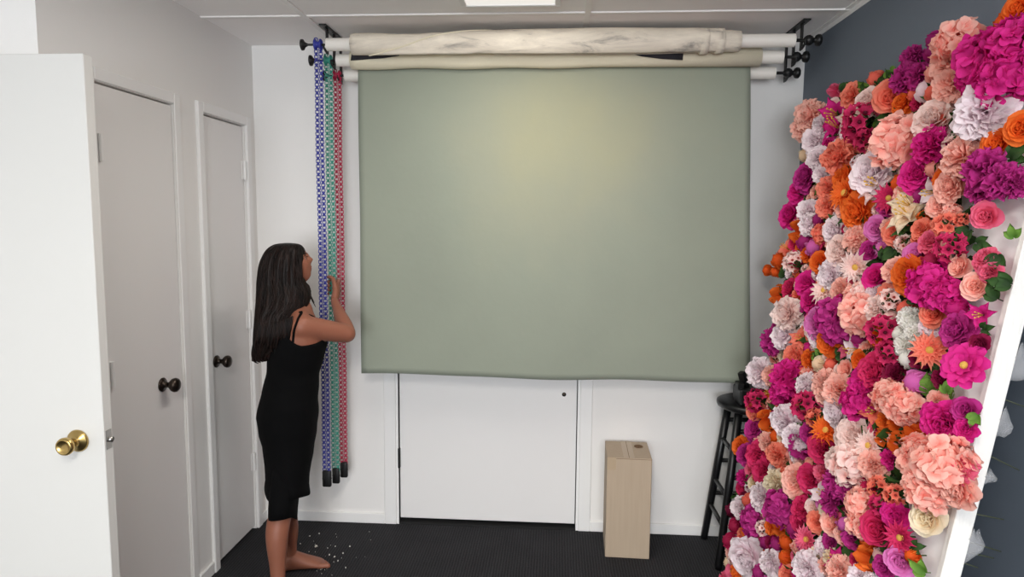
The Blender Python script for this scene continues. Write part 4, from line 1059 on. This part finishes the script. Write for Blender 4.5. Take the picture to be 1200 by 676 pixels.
# hair: rows of py, left px, right px, middle depth, half depth, opening half angle (deg) towards the face
HR = [(284.6, 334, 341, 2.775, .010, 0), (286, 324, 350, 2.775, .040, 0), (289.5, 317.5, 354, 2.775, .064, 0), (295, 312.5, 356, 2.775, .080, 0), (302, 309, 357.5, 2.772, .088, 30), (311, 306.5, 358.5, 2.77, .092, 38), (321, 305, 359.5, 2.768, .094, 40), (331, 304.3, 360.5, 2.764, .094, 27), (340, 303.8, 363.2, 2.756, .094, 16), (349, 303, 363, 2.745, .092, 10), (358, 302.3, 359, 2.73, .090, 8), (367, 301.5, 348.5, 2.71, .085, 10), (377, 300.8, 344, 2.695, .078, 0), (388, 299.6, 342, 2.685, .068, 0), (398, 298.3, 337, 2.68, .056, 0), (408, 297.3, 329, 2.678, .044, 0), (416, 296.6, 320, 2.678, .030, 0), (423, 296.5, 312, 2.678, .014, 0)]
HS = spline(HR, 5)
NA_ = 96
def hair_pt(row, th, grow=0):
    py, xl, xr, yy, hd, op = row
    a_ = P(xl, py, yy); b_ = P(xr, py, yy); c_ = (a_+b_)/2; hw = (b_-a_).length/2
    return c_ + Vector(((hw+grow)*math.cos(th), (hd+grow)*math.sin(th), 0))
hb = BM(); rows = []
for row in HS:
    op = max(0, row[5]); r_ = []
    for k in range(NA_+1):
        f = k/NA_; th = HA + R_(op) + (2*PI-2*R_(op))*f
        tw = (row[0]-285)/140
        g_ = .0032*math.sin(th*17+2.2*math.sin(tw*4))+.0026*math.sin(th*31+5*tw)+.004*noise.noise(Vector((math.cos(th)*5, math.sin(th)*5, tw*2)))
        r_.append(hb.verts.new(hair_pt(row, th, g_*min(1, tw*6))))
    rows.append(r_)
for a, b in zip(rows, rows[1:]):
    for k in range(NA_): hb.faces.new((a[k], a[k+1], b[k+1], b[k]))
hb.faces.new(rows[0]); hb.faces.new(list(reversed(rows[-1])))
h_o = obj('hair', hb, M['hair'], PERS, True); s = h_o.modifiers.new('t', 'SOLIDIFY'); s.thickness = .010; s.offset = -1
rh = random.Random(5); lk = BM()
for q in range(260):
    th0 = HA + R_(44) + rh.random()*(2*PI-R_(88)); i0 = rh.randint(3, 40); i1 = min(len(HS)-1, i0+rh.randint(25, 60)); ph = rh.random()*6; pts, rr = [], []
    n_ = 14
    for j in range(n_+1):
        fi = i0+(i1-i0)*j/n_; row = HS[int(fi)]; op = max(0, row[5])
        th = th0 + .10*math.sin(j*.5+ph)
        lo, hi = HA+R_(op)+.06, HA+2*PI-R_(op)-.06
        th = min(max(th, lo), hi)
        pts.append(hair_pt(row, th, .0015)); rr.append(.0019*math.sin(PI*(.08+.84*j/n_)))
    tube(lk, pts, rr, 5)
# loose locks: one over the shoulder beside the face, a few curling tips low on the back
def lock(px, r):
    sp_ = spline([tuple(P(*q)) for q in px], 6); m_ = len(sp_); tube(lk, sp_, [r*(math.sin(PI*(.12+.83*j/(m_-1)))) for j in range(m_)], 6)
lock([(358, 330, 2.69), (362, 343, 2.68), (366, 352, 2.67), (370, 360, 2.675)], .0032)
lock([(360, 335, 2.685), (364, 346, 2.67), (368.5, 355, 2.665)], .0028)
for dx in range(7):
    lock([(300+dx*5, 385, 2.66-.004*dx), (297.5+dx*4.6, 402, 2.655), (296+dx*4, 415, 2.655), (298+dx*3.4, 423-dx*.6, 2.66), (303+dx*2.8, 426-dx, 2.665)], .0055)
for q in range(26):
    x0 = 301+q*1.55; ln = rh.uniform(10, 26); y0 = 392 - max(0, q-12)*.6
    lock([(x0+3, y0-14, 2.618), (x0+1, y0, 2.616), (x0-1.5+rh.uniform(-1, 2), y0+ln*.6, 2.622), (x0-1+rh.uniform(-3, 4), y0+ln, 2.64)], rh.uniform(.004, .0065))
obj('hair_locks', lk, M['hair'], h_o, True)
# ------------------------------------------------------------------ light
def area(name, loc, rot, sx, sy, e, col):
    ld = bpy.data.lights.new(name, 'AREA'); ld.shape = 'RECTANGLE'; ld.size = sx; ld.size_y = sy; ld.energy = e; ld.color = col
    o = bpy.data.objects.new(name, ld); COL.objects.link(o); o.location = loc; o.rotation_euler = rot; return o
area('window_daylight', ((W0+W1)/2, YF-.09, (WZ0+WZ1)/2), (R_(90), 0, 0), W1-W0, WZ1-WZ0, 225, (.93, .965, 1.0))
area('ceiling_area_light', (-.19, 2.1, H-.02), (0, 0, 0), .33, 1.1, 15, (1, .95, .88))
area('ceiling_area_light', (-.19, -.6, H-.02), (0, 0, 0), .5, 1.2, 66, (1, .95, .88))  # light added behind the camera to brighten the room from above, without a fitting
w = bpy.data.worlds.new('world'); SC.world = w; w.use_nodes = True
w.node_tree.nodes['Background'].inputs[0].default_value = (.75, .85, 1, 1); w.node_tree.nodes['Background'].inputs[1].default_value = 1.0
SC.view_settings.view_transform = 'Standard'; SC.view_settings.look = 'None'; SC.view_settings.gamma = 1; SC.view_settings.exposure = .15
SC.view_settings.use_curve_mapping = False
SC.cycles.max_bounces = 10; SC.cycles.diffuse_bounces = 6; SC.cycles.glossy_bounces = 4
SC.cycles.sample_clamp_indirect = 6
